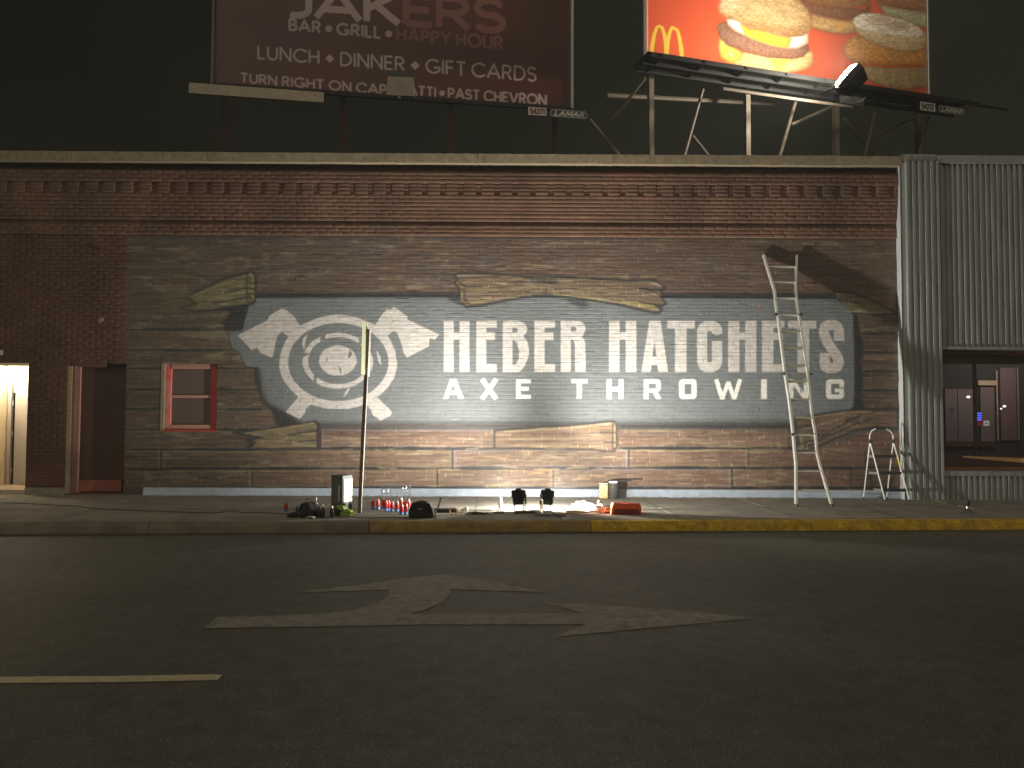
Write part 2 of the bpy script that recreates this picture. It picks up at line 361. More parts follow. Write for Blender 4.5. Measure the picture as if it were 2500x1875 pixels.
M_rust = mat('rusty_frieze_dirt', (.2, .1, .05), .9)

# ------------------------------------------------------------------ ground: road, sidewalk, kerb
TA = math.atan(0.0507); CU = np.array([math.cos(TA), math.sin(TA)]); CN = np.array([-math.sin(TA), math.cos(TA)])   # kerb direction / towards the wall
K0 = np.array([0.064, -3.052])                                        # foot of the kerb face
SL = 0.0103
def side_z(x, y): return .15 + SL * (y + 2.9)
def onside(x, y): return un(x, y, (0, -SL, 1), .15 + SL * 2.9)
b = MB(); b.add([(-90, -60, 0), (90, -60, 0), (90, 60, 0), (-90, 60, 0)], [(0, 1, 2, 3)])
me = bpy.data.meshes.new('road'); me.from_pydata(b.v, [], b.f); road = link('road', me, M_asph); tag(road, 'dark asphalt street in front of the brick building', kind='structure')
def kp(u, v, z): p = K0 + CU * u + CN * v; return (p[0], p[1], z)
side = empty('sidewalk', (0, 0, 0), 'concrete sidewalk between kerb and painted wall', kind='structure')
joints = [-15.2, -13.4, -11.65, -9.9, -8.2, -6.45, -4.7, -2.9, -1.1, .72, 2.47, 4.25, 5.8, 7.6, 9.35, 11.1, 12.9]
VW = 1.52
def v_wall(u):                                                        # distance from kerb foot to the wall line y = 0.02 measured along CN
    p = K0 + CU * u; return (0.35 - p[1]) / CN[1]
for i in range(len(joints) - 1):
    u0, u1 = joints[i] + .008, joints[i + 1] - .008
    for j in range(2):
        if j == 0: q = [(u0, .185), (u1, .185), (u1, VW), (u0, VW)]
        else: q = [(u0, VW + .012), (u1, VW + .012), (u1, v_wall(u1)), (u0, v_wall(u0))]
        dz = random.uniform(-.004, .004); P = [kp(u, v, 0) for u, v in q]
        c = np.mean(np.array(P), 0); P = [(c[0] + (p[0] - c[0]), c[1] + (p[1] - c[1]), side_z(p[0], p[1]) + dz) for p in P]
        bb = MB().prism([(p[0], p[1], p[2] - .12) for p in P], (0, 0, .12)); bb.build('paving_slab', M_conc, side)
bb = MB(); bb.add([kp(-15.2, .1, .1), kp(12.9, .1, .1), kp(12.9, 4.5, .14), kp(-15.2, 4.5, .14)], [(0, 1, 2, 3)]); bb.build('joint_bed', M_dark, side)
kerb = empty('kerb', (0, 0, 0), 'concrete kerb, painted yellow towards the right', kind='structure')
kj = [-15.2, -10.1, -5.02, -2.01, 1.13, 4.33, 8.2, 12.9]
kj_mat = [M_curb, M_curb, M_curb, M_curb_worn, M_curb_yel, M_curb_yel, M_curb_yel]
for i in range(len(kj) - 1):
    u0, u1 = kj[i] + .005, kj[i + 1] - .005; prof = [(0, -.1), (.012, .05), (.02, .10), (.045, .137), (.085, .15), (.18, .15), (.18, -.1)]
    n = 14; V = []; Fc = []
    for k in range(n + 1):
        u = u0 + (u1 - u0) * k / n
        for v, z in prof: V.append(kp(u, v + random.uniform(-.003, .003) * (z > 0), z + random.uniform(-.002, .002) * (z > 0)))
    m_ = len(prof)
    for k in range(n):
        for a_ in range(m_ - 1): Fc.append((k * m_ + a_, k * m_ + a_ + 1, (k + 1) * m_ + a_ + 1, (k + 1) * m_ + a_))
    Fc += [tuple(range(m_)), tuple(range(n * m_, n * m_ + m_))]
    MB().add(V, Fc).build('kerb_stone', kj_mat[i], kerb)
bb = MB()
n = 60
for k in range(n):
    u0, u1 = -15 + 28 * k / n, -15 + 28 * (k + 1) / n; a_, c_ = -.05 + random.uniform(-.02, .02), 0
    bb.add([kp(u0, a_, .004), kp(u1, -.05 + random.uniform(-.02, .02), .004), kp(u1, .01, .009), kp(u0, .01, .009)], [(0, 1, 2, 3)])
bb.build('gutter_dust', mat('gutter_dust', (.14, .13, .11), .9, ns=8, na=.4), road)
def road_poly(name, pts, m, z=.004):
    P = [onground(x, y, z) for x, y in pts]; bb = MB(); bb.add(P, [tuple(range(len(P)))]); return bb
# turn-and-straight lane arrow, as separate convex pieces of one marking
def AP(x, y): return (440 + x / 1.515, 1340 + y / 1.515)
bb = MB()
def addp(pts, z=.004):
    P = [onground(*AP(x, y), z=z) for x, y in pts]; bb.add(P, [tuple(range(len(P)))])
addp([(90, 293), (135, 252), (330, 248), (480, 241), (560, 236), (850, 240), (1488, 237), (1500, 279), (900, 280), (420, 288)])
addp([(1338, 198), (1500, 204), (1800, 223), (2135, 256), (1800, 287), (1378, 326), (1500, 281), (1488, 237)])
addp([(420, 161), (700, 128), (890, 102), (975, 95), (1080, 107), (1220, 135), (1358, 161), (1000, 149), (775, 151)])
cl = [(775, 151), (765, 175), (735, 198), (690, 213), (620, 228), (560, 236)]; cr = [(1000, 149), (995, 170), (975, 193), (940, 212), (900, 227), (850, 240)]
for k in range(5): addp([cl[k], cl[k + 1], cr[k + 1], cr[k]])
tag(bb.build('road_marking', M_mark, road), 'white turn arrow with a second head pointing right')
bb = road_poly('l', [(-500, 1652), (0, 1652), (300, 1650), (525, 1646), (543, 1648), (532, 1660), (300, 1665), (0, 1667.5), (-500, 1671)], M_line)
tag(bb.build('road_marking', M_line, road), 'cream lane line')
# loose grit and litter specks on the road
bb = MB()
for k in range(420):
    x, y = random.uniform(-7, 8), -3.1 - abs(random.gauss(0, 2.6)); r = random.choice([.002, .0025, .003, .004, .006])
    if y < -11: continue
    bb.box((x, y, r * .5), (r * 2, r * 1.6, r), rz=random.random() * 3)
tag(bb.build('grit', mat('pale_grit', (.34, .32, .28), .8)), 'pale grit scattered over the asphalt', kind='stuff')

# ------------------------------------------------------------------ the mural paint (laid out on the wall plane)
WX0, WY0, WX1, WY1 = 296, 566, 2206, 1206
cv = Canvas(WX0, WY0, WX1, WY1, 1.0); H_, W_ = cv.h, cv.w
g1 = noise2(H_, W_, 2.0, 46); g2 = noise2(H_, W_, 4.5, 90); g3 = noise2(H_, W_, 1.3, 16); g4 = noise2(H_, W_, 14, 130); g5 = noise2(H_, W_, 40, 60); g6 = noise2(H_, W_, 6, 22)
TX = (.36 + .36 * g1 + .32 * g2 + .30 * g3 + .22 * g4).astype(np.float32)
XX = np.arange(W_)[None] + WX0; YY = np.arange(H_)[:, None] + WY0
right = np.clip((XX - 900) / 500, 0, 1) * np.clip((YY - 900) / 200, 0, 1)
brown = np.array([.116, .073, .055]); olive = np.array([.112, .080, .057]); greyb = np.array([.105, .085, .075]); orange = np.array([.26, .135, .07])
left = np.clip((900 - XX) / 350, 0, 1)
base = brown * (1 - left[..., None]) + olive * .86 * left[..., None]
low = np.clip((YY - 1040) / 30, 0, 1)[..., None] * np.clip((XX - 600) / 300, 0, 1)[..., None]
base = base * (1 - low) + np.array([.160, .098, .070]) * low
mixg = np.clip((g5 - .45) * 2.4, 0, 1)[..., None] * np.clip((1000 - YY) / 250, .15, 1)[..., None]
base = base * (1 - .55 * mixg) + greyb * .55 * mixg
sp_ = np.clip((g6 * g4 - .42) * 5, 0, 1)[..., None]; base = base * (1 - .4 * sp_) + np.array([.27, .23, .14]) * .4 * sp_
dk = np.clip((g2 * g4 - .5) * 5, 0, 1)[..., None]; base = base * (1 - .5 * dk) + np.array([.05, .048, .055]) * .5 * dk
cv.img[:] = base * TX[..., None]
BLK = (.022, .024, .028); OLI = (.29, .245, .115); PAL = (.42, .38, .30); LIL = (.30, .27, .30)
def wav(x0, x1, y, amp=1.5, n=None, y1=None):
    n = n or max(3, int(abs(x1 - x0) / 18)); y1 = y if y1 is None else y1
    a = 0; out = []
    for i in range(n + 1):
        a = .7 * a + random.uniform(-amp, amp) * .6; out.append((x0 + (x1 - x0) * i / n, y + (y1 - y) * i / n + a))
    return out
def streaks(x0, x1, y0, y1, n, col, a=.5, wd=1.2, L=(8, 60)):
    for _ in range(n):
        x = random.uniform(x0, x1); y = random.uniform(y0, y1); l = random.uniform(*L); c = random.uniform(-2.5, 2.5)
        cv.line([(x, y), (x + l * .5, y + c), (min(x + l, x1), y + c * .5)], wd * random.uniform(.6, 1.4), col, a * random.uniform(.4, 1), soft=.4)
def plank(x0, x1, y0, y1, tone=1.0, ends=(1, 1), hl=OLI, hla=.45, dark=.8, st=None):
    cv.poly([(x0, y0), (x1, y0), (x1, y1), (x0, y1)], np.array([tone] * 3), .0)
    m = cv.poly_mask([(x0, y0), (x1, y0), (x1, y1), (x0, y1)])
    if m is not None:
        mm, ax, ay, bx, by = m; cv.img[ay:by, ax:bx] *= (1 + (tone - 1) * mm)[..., None]
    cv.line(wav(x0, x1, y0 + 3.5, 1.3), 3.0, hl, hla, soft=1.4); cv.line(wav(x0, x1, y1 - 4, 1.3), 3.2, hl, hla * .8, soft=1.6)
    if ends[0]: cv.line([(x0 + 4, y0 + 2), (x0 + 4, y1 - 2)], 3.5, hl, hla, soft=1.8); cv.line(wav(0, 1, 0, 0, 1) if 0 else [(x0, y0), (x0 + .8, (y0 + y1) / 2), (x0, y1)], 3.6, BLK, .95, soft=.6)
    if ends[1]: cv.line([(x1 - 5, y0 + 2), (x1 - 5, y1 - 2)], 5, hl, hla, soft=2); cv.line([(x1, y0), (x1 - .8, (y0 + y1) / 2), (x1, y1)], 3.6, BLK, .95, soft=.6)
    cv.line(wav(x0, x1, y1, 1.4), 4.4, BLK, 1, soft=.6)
    for _ in range(int((x1 - x0) / 60) + 1):
        x = random.uniform(x0, max(x0 + 1, x1 - 60)); cv.line(wav(x, min(x1, x + random.uniform(25, 90)), y1, 1.0), 6.5, BLK, .95, soft=.7)
    A_ = (x1 - x0) * (y1 - y0) / 600
    streaks(x0 + 3, x1 - 2, y0 + 6, y1 - 5, int(A_ * 1.2) + 3, (.36, .30, .22), .35); streaks(x0 + 3, x1 - 2, y0 + 5, y1 - 4, int(A_ * .8) + 2, (.07, .05, .045), .5)
# top boards (long, faint joints)
for y in (624, 672, 718): cv.line(wav(306, 2190, y, 1.2), 2.0, BLK, .45, soft=1.0)
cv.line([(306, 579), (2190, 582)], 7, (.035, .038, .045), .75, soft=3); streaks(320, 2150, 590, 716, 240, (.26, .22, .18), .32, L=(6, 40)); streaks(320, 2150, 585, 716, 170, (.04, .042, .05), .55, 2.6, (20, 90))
# left stack
LS = [(745, 805, 545), (805, 856, 565), (856, 900, 596), (900, 951, 624), (951, 1000, 640), (1000, 1050, 684)]
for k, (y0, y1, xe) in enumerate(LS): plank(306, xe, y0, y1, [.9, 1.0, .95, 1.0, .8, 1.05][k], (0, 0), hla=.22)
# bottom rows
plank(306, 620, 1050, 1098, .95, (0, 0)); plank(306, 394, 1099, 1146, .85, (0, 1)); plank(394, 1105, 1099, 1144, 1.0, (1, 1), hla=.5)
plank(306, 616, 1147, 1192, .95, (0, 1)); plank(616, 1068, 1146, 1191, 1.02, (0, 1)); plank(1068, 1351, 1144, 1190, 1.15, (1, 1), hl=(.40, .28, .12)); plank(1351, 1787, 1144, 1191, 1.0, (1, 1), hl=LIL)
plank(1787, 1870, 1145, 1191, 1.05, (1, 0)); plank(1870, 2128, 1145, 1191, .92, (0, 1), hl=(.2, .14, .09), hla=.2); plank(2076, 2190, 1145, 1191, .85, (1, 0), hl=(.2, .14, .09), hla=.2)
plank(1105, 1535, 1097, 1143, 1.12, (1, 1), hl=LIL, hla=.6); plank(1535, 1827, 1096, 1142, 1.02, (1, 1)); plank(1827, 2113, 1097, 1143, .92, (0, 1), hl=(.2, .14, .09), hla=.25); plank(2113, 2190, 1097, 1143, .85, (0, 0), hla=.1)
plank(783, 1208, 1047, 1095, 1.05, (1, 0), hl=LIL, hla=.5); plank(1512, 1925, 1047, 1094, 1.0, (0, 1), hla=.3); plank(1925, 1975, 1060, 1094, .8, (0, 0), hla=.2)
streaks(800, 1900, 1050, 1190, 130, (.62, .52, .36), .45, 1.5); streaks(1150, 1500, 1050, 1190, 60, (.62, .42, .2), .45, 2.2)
# right stack
RS = [(765, 815), (815, 861), (861, 907), (907, 954), (954, 1001)]
for k, (y0, y1) in enumerate(RS): plank(2098, 2192, y0, y1, .78 + .05 * (k % 2), (0, 0), hl=(.24, .16, .10), hla=.25)
# grey field
GREY = np.array([.150, .165, .176]); TG = (.90 + .12 * g5 + .06 * g6).astype(np.float32)
field = [(617, 728), (900, 727), (1300, 727), (1700, 729), (2049, 731), (2068, 742), (2082, 768), (2085, 860), (2085, 960), (2082, 993), (2070, 1003), (2056, 1007), (1987, 1016), (1940, 1031), (1500, 1033), (1100, 1033), (735, 1033), (688, 1002), (655, 985), (641, 962), (636, 920), (630, 899), (600, 896), (590, 876), (580, 857), (568, 854), (562, 835), (557, 812), (592, 806), (597, 770), (610, 740)]
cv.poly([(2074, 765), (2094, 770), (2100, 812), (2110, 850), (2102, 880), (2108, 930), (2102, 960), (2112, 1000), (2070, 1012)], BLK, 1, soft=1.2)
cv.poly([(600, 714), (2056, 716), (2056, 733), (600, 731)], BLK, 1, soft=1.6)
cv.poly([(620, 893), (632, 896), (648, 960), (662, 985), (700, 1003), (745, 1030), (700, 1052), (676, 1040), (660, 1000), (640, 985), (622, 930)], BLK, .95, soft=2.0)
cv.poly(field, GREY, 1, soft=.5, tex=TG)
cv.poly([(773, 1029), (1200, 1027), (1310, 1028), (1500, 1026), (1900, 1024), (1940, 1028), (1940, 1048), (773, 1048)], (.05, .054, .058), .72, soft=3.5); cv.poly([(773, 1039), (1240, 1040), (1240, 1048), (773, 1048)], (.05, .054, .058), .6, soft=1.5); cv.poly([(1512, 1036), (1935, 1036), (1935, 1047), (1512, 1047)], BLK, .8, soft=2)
cv.line([(558, 812), (560, 832), (566, 850), (572, 856), (584, 860), (592, 880), (602, 897)], 2.6, BLK, .9, soft=.5); cv.line([(602, 897), (628, 899), (634, 905)], 5, BLK, .9, soft=1)
cv.line([(632, 905), (636, 930), (640, 960), (652, 984), (690, 1003), (735, 1031)], 9, (.05, .055, .06), .8, soft=4)
cv.line([(2090, 822), (2096, 850), (2090, 868), (2098, 900), (2094, 930)], 4, BLK, .9, soft=.8)
for _ in range(14): x, y = random.uniform(2086, 2104), random.uniform(815, 1000); cv.line([(x, y), (x + random.uniform(8, 22), y + random.uniform(-5, 5))], random.uniform(2, 6), BLK, .7, soft=1)
# broken boards painted over the field
def board(pts, col, lines=(), hls=(), a=1.0):
    c = np.array(pts).mean(0)
    cv.line(list(pts) + [pts[0]], 7.0, BLK, .85, soft=1.8); cv.poly(pts, col, a, soft=.5, tex=TX * 1.15); cv.line(list(pts) + [pts[0]], 3.6, BLK, 1, soft=.5)
    x0, y0 = np.array(pts).min(0); x1, y1 = np.array(pts).max(0)
    for h_ in hls: cv.line(h_[0], h_[1], h_[2] if len(h_) > 2 else OLI, .7, soft=1.2)
    n_ = int((x1 - x0) * (y1 - y0) / 260)
    for _ in range(n_):
        x = random.uniform(x0 + 6, x1 - 40); y = random.uniform(y0 + 4, y1 - 4)
        m = cv.poly_mask(pts)
        if m and 0 <= int((y - WY0)) - m[2] < m[0].shape[0] and 0 <= int(x - WX0) - m[1] < m[0].shape[1] - 30 and m[0][int(y - WY0) - m[2], int(x - WX0) - m[1]] > .9 and m[0][int(y - WY0) - m[2], int(x - WX0) - m[1] + 26] > .9:
            cv.line([(x, y), (x + 26, y + random.uniform(-2, 1))], random.uniform(.8, 2.2), random.choice([BLK, PAL, OLI]), .5, soft=.5)
    for l_ in lines: cv.line(l_, 3.4, BLK, 1, soft=.5)
BR = (.185, .125, .078)
# upper left
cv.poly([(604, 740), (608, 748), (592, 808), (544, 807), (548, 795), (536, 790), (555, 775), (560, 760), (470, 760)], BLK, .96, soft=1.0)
board([(455, 724), (500, 703), (531, 690), (560, 677), (606, 667), (613, 663), (622, 671), (624, 700), (622, 734), (617, 741), (560, 750), (476, 760), (440, 752), (480, 742)], (.125, .108, .058),
      lines=[[(604, 669), (602, 700), (604, 735), (617, 741)], [(605, 688), (622, 692)], [(602, 702), (623, 706)], [(604, 716), (622, 718)], [(560, 712), (602, 702)], [(520, 740), (603, 726)], [(606, 722), (620, 736)]],
      hls=[([(470, 722), (600, 674)], 2.5), ([(500, 735), (601, 710)], 3), ([(608, 670), (618, 672), (618, 700)], 4), ([(607, 710), (618, 712), (618, 730)], 4), ([(520, 748), (604, 736)], 3, (.2, .16, .12))])
cv.poly([(400, 700), (470, 700), (455, 765), (390, 765)], (.13, .105, .06), .55, soft=12, tex=TX)
# upper middle
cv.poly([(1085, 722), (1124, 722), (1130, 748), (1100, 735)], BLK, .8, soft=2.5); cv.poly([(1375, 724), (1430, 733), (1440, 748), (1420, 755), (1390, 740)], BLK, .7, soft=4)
board([(1110, 673), (1118, 667), (1150, 667), (1192, 668), (1240, 671), (1300, 678), (1330, 676), (1400, 678), (1483, 684), (1560, 685), (1600, 686), (1613, 694), (1624, 704), (1610, 708), (1617, 715), (1612, 722), (1617, 730), (1625, 741), (1618, 746), (1600, 744), (1616, 757), (1606, 764), (1570, 757), (1510, 742), (1440, 730), (1375, 721), (1300, 722), (1240, 732), (1180, 744), (1151, 747), (1140, 750), (1126, 738), (1122, 706), (1110, 690), (1118, 684)],
      (.138, .098, .066), lines=[[(1112, 676), (1150, 677), (1240, 672)], [(1120, 688), (1138, 701), (1175, 700)], [(1133, 708), (1136, 735), (1150, 745)], [(1320, 692), (1360, 688), (1340, 694)], [(1333, 706), (1333, 724)], [(1560, 705), (1612, 708)], [(1570, 700), (1608, 718)], [(1600, 744), (1560, 736)]],
      hls=[([(1118, 674), (1240, 674)], 2, PAL), ([(1130, 690), (1160, 684)], 3), ([(1128, 712), (1126, 735)], 4), ([(1140, 706), (1250, 705), (1325, 702)], 3.5), ([(1142, 742), (1200, 732)], 3), ([(1350, 718), (1440, 728), (1520, 740), (1605, 755)], 2.6, (.5, .42, .2)), ([(1585, 716), (1605, 719)], 2.4, PAL), ([(1520, 736), (1596, 748)], 5, (.34, .27, .11)), ([(1590, 690), (1612, 698)], 3, PAL)])
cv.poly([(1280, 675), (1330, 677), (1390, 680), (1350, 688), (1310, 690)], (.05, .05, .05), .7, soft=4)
cv.line([(1300, 722), (1375, 723), (1440, 733), (1510, 745), (1606, 766)], 4, (.04, .045, .05), .85, soft=1.2)
# lower left raised board
board([(570, 1055), (617, 1053), (690, 1043), (771, 1029), (775, 1040), (773, 1062), (775, 1094), (700, 1095), (628, 1095), (600, 1097), (618, 1085), (600, 1075), (640, 1068)], (.140, .108, .066),
      lines=[[(700, 1062), (772, 1052)], [(730, 1078), (772, 1075)], [(600, 1095), (617, 1080), (605, 1070)]], hls=[([(600, 1058), (700, 1044), (765, 1033)], 3), ([(740, 1060), (770, 1058)], 4), ([(620, 1078), (700, 1074)], 2.5), ([(740, 1088), (770, 1088)], 4)])
cv.line([(778, 1034), (780, 1060), (779, 1096)], 7, (.04, .02, .025), .9, soft=1.2); cv.line([(640, 1098), (700, 1105), (720, 1108)], 4, BLK, .5, soft=2); cv.line([(608, 1095), (624, 1080), (610, 1072)], 5, BLK, .8, soft=1.2)
# lower middle raised board
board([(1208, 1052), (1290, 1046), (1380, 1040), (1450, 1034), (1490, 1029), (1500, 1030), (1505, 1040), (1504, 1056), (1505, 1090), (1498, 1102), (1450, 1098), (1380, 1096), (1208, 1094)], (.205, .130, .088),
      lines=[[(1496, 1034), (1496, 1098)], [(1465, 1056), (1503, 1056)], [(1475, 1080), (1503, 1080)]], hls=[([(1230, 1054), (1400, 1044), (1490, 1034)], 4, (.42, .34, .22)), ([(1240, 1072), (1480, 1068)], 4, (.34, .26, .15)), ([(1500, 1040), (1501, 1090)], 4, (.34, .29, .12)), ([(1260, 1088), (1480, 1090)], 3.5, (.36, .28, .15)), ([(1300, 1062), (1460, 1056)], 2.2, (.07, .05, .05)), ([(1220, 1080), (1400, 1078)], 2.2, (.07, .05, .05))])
# right hand boards
board([(2034, 714), (2080, 716), (2120, 730), (2190, 766), (2140, 768), (2082, 764), (2066, 748), (2050, 733)], (.12, .10, .06), lines=[[(2050, 733), (2062, 732), (2100, 742)], [(2048, 722), (2070, 740)]], hls=[([(2045, 718), (2090, 722)], 4), ([(2070, 760), (2150, 764)], 3, (.34, .30, .2)), ([(2060, 742), (2075, 758)], 3)])
board([(1943, 1027), (1987, 1014), (2056, 1004), (2088, 1001), (2192, 1001), (2192, 1046), (2140, 1042), (2089, 1050), (2040, 1070), (1998, 1090), (1954, 1102), (1944, 1098), (1950, 1080), (1944, 1060)], (.115, .076, .055),
      lines=[[(1945, 1045), (1980, 1038)], [(1950, 1085), (2000, 1070), (2050, 1040), (2100, 1014)], [(1960, 1096), (2030, 1060), (2090, 1035), (2120, 1028)], [(2065, 1028), (2100, 1018)]],
      hls=[([(1960, 1022), (2056, 1008), (2120, 1005)], 3, (.3, .22, .1)), ([(1960, 1050), (2010, 1034), (2060, 1020)], 4, (.25, .19, .1)), ([(1955, 1060), (1958, 1090), (1965, 1096)], 6, (.25, .23, .1))])
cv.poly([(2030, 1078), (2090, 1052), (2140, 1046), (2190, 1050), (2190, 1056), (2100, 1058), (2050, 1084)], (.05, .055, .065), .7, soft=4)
# emblem
Wc = np.array([.49, .465, .455]); W2 = np.array([.72, .71, .68]); TL = (.86 + .20 * noise2(H_, W_, 5, 5) + .08 * g3).astype(np.float32)  # W2 whiter: more coats, and stronger light put into the colour
def L5(pts): return [(500 + x / 3.403, 640 + y / 3.403) for x, y in pts]
wob = lambda cx, cy, rx, ry, am, n=90, s=0: [(cx + (rx + am * math.sin(7 * t + s) * .6 + am * math.sin(23 * t + s) * .5) * math.cos(t), cy + (ry + am * math.sin(7 * t + s) * .6 + am * math.sin(19 * t) * .5) * math.sin(t)) for t in np.linspace(0, 2 * math.pi, n, endpoint=False)]
cv.poly(L5([(640, 380), (685, 402), (755, 465), (762, 495), (800, 535), (740, 600), (695, 622), (645, 577), (612, 600), (590, 660), (562, 795), (465, 755), (432, 710), (390, 732), (275, 608), (527, 480), (530, 452)]), Wc, tex=TL)
cv.poly(L5([(1572, 370), (1687, 455), (1680, 475), (1947, 600), (1912, 645), (1868, 630), (1860, 700), (1682, 793), (1655, 760), (1625, 650), (1600, 590), (1572, 567), (1518, 612), (1450, 560), (1405, 535), (1440, 490), (1450, 465), (1515, 385), (1540, 398)]), Wc, tex=TL)
cv.poly(L5([(795, 1100), (672, 1245), (790, 1303), (835, 1250), (840, 1215), (890, 1175), (960, 1190), (930, 1100)]), Wc, tex=TL)
cv.poly(L5([(1430, 1120), (1558, 1245), (1545, 1275), (1460, 1317), (1390, 1265), (1385, 1235), (1345, 1185), (1330, 1130)]), Wc, tex=TL)
cv.poly(wob(825.7, 884.2, 143.5, 115.0, 1.3), Wc, tex=TL); cv.poly(wob(826, 884, 122.5, 95.5, .3), GREY, tex=TG)
cv.poly(wob(825, 881, 86, 68, .5), Wc, tex=TL); cv.poly(wob(826, 880.5, 74, 57.5, .4), GREY, tex=TG); cv.poly(wob(825, 880.4, 46, 36.7, .7), Wc, tex=TL)
for p in ([(965, 600), (1005, 600), (995, 670), (955, 690)], [(800, 745), (870, 760), (860, 770), (800, 800)], [(905, 940), (935, 945), (925, 1015), (905, 1000)], [(1280, 640), (1300, 610), (1310, 680), (1280, 680)], [(1370, 720), (1440, 740), (1400, 800), (1370, 780)]): cv.poly(L5(p), GREY, tex=TG)
for p in ([(1016, 785), (1004, 835), (1022, 812)], [(1208, 722), (1190, 770), (1197, 803), (1226, 768)], [(1103, 848), (1118, 900), (1130, 937), (1137, 895)]): cv.poly(L5(p), GREY, tex=TG)
for p in ([(852, 597), (812, 640), (810, 690), (826, 727), (838, 660)], [(1205, 1030), (1175, 1070), (1148, 1127), (1185, 1090), (1205, 1050)], [(1425, 728), (1460, 790), (1466, 867), (1440, 815)], [(1370, 740), (1398, 800), (1378, 905), (1362, 860)]): cv.poly(L5(p), Wc, tex=TL)
# HEBER HATCHETS
LM = np.zeros((H_, W_), np.float32)
def add(p):
    m = cv.poly_mask(p)
    mm, ax, ay, bx, by = m; LM[ay:by, ax:bx] = np.maximum(LM[ay:by, ax:bx], mm)
def sub(p):
    mm, ax, ay, bx, by = cv.poly_mask(p); LM[ay:by, ax:bx] *= 1 - mm
def R_(x0, x1, y0, y1): add([(x0, y0), (x1, y0), (x1, y1), (x0, y1)])
def Hh(x, w2, s): R_(x, x + s, 783.5, 908); R_(x + w2 - s, x + w2, 783.5, 908); R_(x, x + w2, 812, 829.5)
def Ee(x, w2, s): R_(x, x + s, 783.5, 908); R_(x, x + w2, 783.5, 800); R_(x, x + w2 - 4, 812, 830); R_(x, x + w2, 889, 908)
def Tt(x, w2, a0, a1): R_(x, x + w2, 783.5, 802); R_(x + a0, x + a1, 783.5, 909)
Hh(1083.5, 62.5, 24); Ee(1163, 49.5, 24); Ee(1304.7, 50.5, 25); Hh(1487, 66.3, 25.6); Tt(1629, 67, 19, 47); Hh(1777.5, 69, 27.5); Ee(1860, 55, 28); Tt(1924.5, 68.5, 22, 51)
add([(1227.3, 783.5), (1268, 783.5), (1279, 788), (1286, 797), (1287, 806), (1283, 815), (1277.5, 820.5), (1286, 831), (1291, 848), (1291.5, 862), (1288, 878), (1279, 896), (1268, 908), (1227.3, 908)])
sub([(1251, 800), (1258, 800), (1263, 802.5), (1264.5, 806), (1262, 810), (1257, 812), (1251, 812)]); sub([(1251, 830), (1256, 830), (1263, 840), (1267.5, 857), (1267, 872), (1262, 886), (1257, 890.5), (1251, 890)])
add([(1368.9, 783.5), (1412, 783.5), (1421, 787), (1428, 795), (1429, 805), (1426, 815), (1420, 822.5), (1427, 830), (1429, 840), (1429.7, 908), (1404, 908), (1403.5, 840), (1400, 830), (1393.6, 828), (1393.6, 908), (1368.9, 908)])
sub([(1393.6, 798), (1402, 798), (1407, 800), (1408, 804), (1405, 808.5), (1393.6, 809.5)])
add([(1585, 783.5), (1612.7, 783.5), (1631, 908), (1607.6, 908), (1604.5, 891), (1590.5, 891), (1588, 908), (1566, 908)]); sub([(1598, 832), (1603, 871), (1592, 871)])
def stroke(p, wd):
    mm, ax, ay, bx, by = cv.line_mask(p, wd, 0, 'butt'); LM[ay:by, ax:bx] = np.maximum(LM[ay:by, ax:bx], mm)
stroke([(1750.5, 814), (1750.5, 806), (1747, 799), (1740, 796.2), (1724, 796.2), (1717, 800), (1714, 808), (1714, 884), (1718, 893), (1725, 896.5), (1739, 896.5), (1747, 892), (1750.5, 884), (1750.5, 833)], 24.5)
stroke([(2048, 832), (2048, 806), (2044, 798), (2036, 793.6), (2023, 793.6), (2014, 798), (2011.5, 808), (2013, 820), (2022, 839), (2038, 862), (2046, 876), (2047.8, 886), (2043, 895), (2035, 899), (2024, 899), (2015.5, 895), (2013.5, 886), (2013.5, 862)], 25)
cv.comp((LM, 0, 0, W_, H_), Wc * 1.04, 1, tex=TL)
LM[:] = 0
def r2(x0, x1, y0, y1): R_(x0, x1, y0, y1)
add([(1099, 926), (1114, 926), (1132, 973.5), (1120, 973.5), (1117, 964), (1096.5, 964), (1093.5, 973.5), (1082.5, 973.5)]); sub([(1106.5, 937), (1112, 954), (1101, 954)])
stroke([(1177, 925.5), (1211.5, 974)], 11); stroke([(1211.5, 925.5), (1177, 974)], 11)
r2(1260, 1271, 926, 973.5); r2(1260, 1296, 926, 935.5); r2(1260, 1291, 944.5, 954); r2(1260, 1296, 964, 973.5)
r2(1395, 1434.3, 926, 935.5); r2(1408.6, 1420, 926, 973.5); r2(1481.6, 1493, 926, 974); r2(1510.5, 1521.4, 926, 974); r2(1481.6, 1521, 945, 955)
add([(1572, 926), (1604, 926), (1611, 929), (1613, 936), (1613, 948), (1610, 954), (1605, 957), (1614.5, 974), (1602, 974), (1594, 958), (1583, 958), (1583, 974), (1572, 974)]); sub([(1583, 936), (1600, 936), (1602, 938), (1602, 947), (1600, 949), (1583, 949)])
add([(1664, 926), (1695, 926), (1700.5, 931), (1700.5, 968), (1695, 974), (1664, 974), (1658, 968), (1658, 931)]); sub([(1671, 937), (1688, 937), (1688, 963), (1671, 963)])
stroke([(1748.5, 926), (1763, 974)], 10.5); stroke([(1763, 974), (1778, 932)], 9.5); stroke([(1778, 932), (1792, 974)], 9.5); stroke([(1792, 974), (1807, 926)], 10.5)
r2(1858, 1872, 926, 974); r2(1925, 1937, 926, 974); r2(1962.5, 1974, 926, 974); add([(1925, 926), (1938, 926), (1974, 974), (1961, 974)])
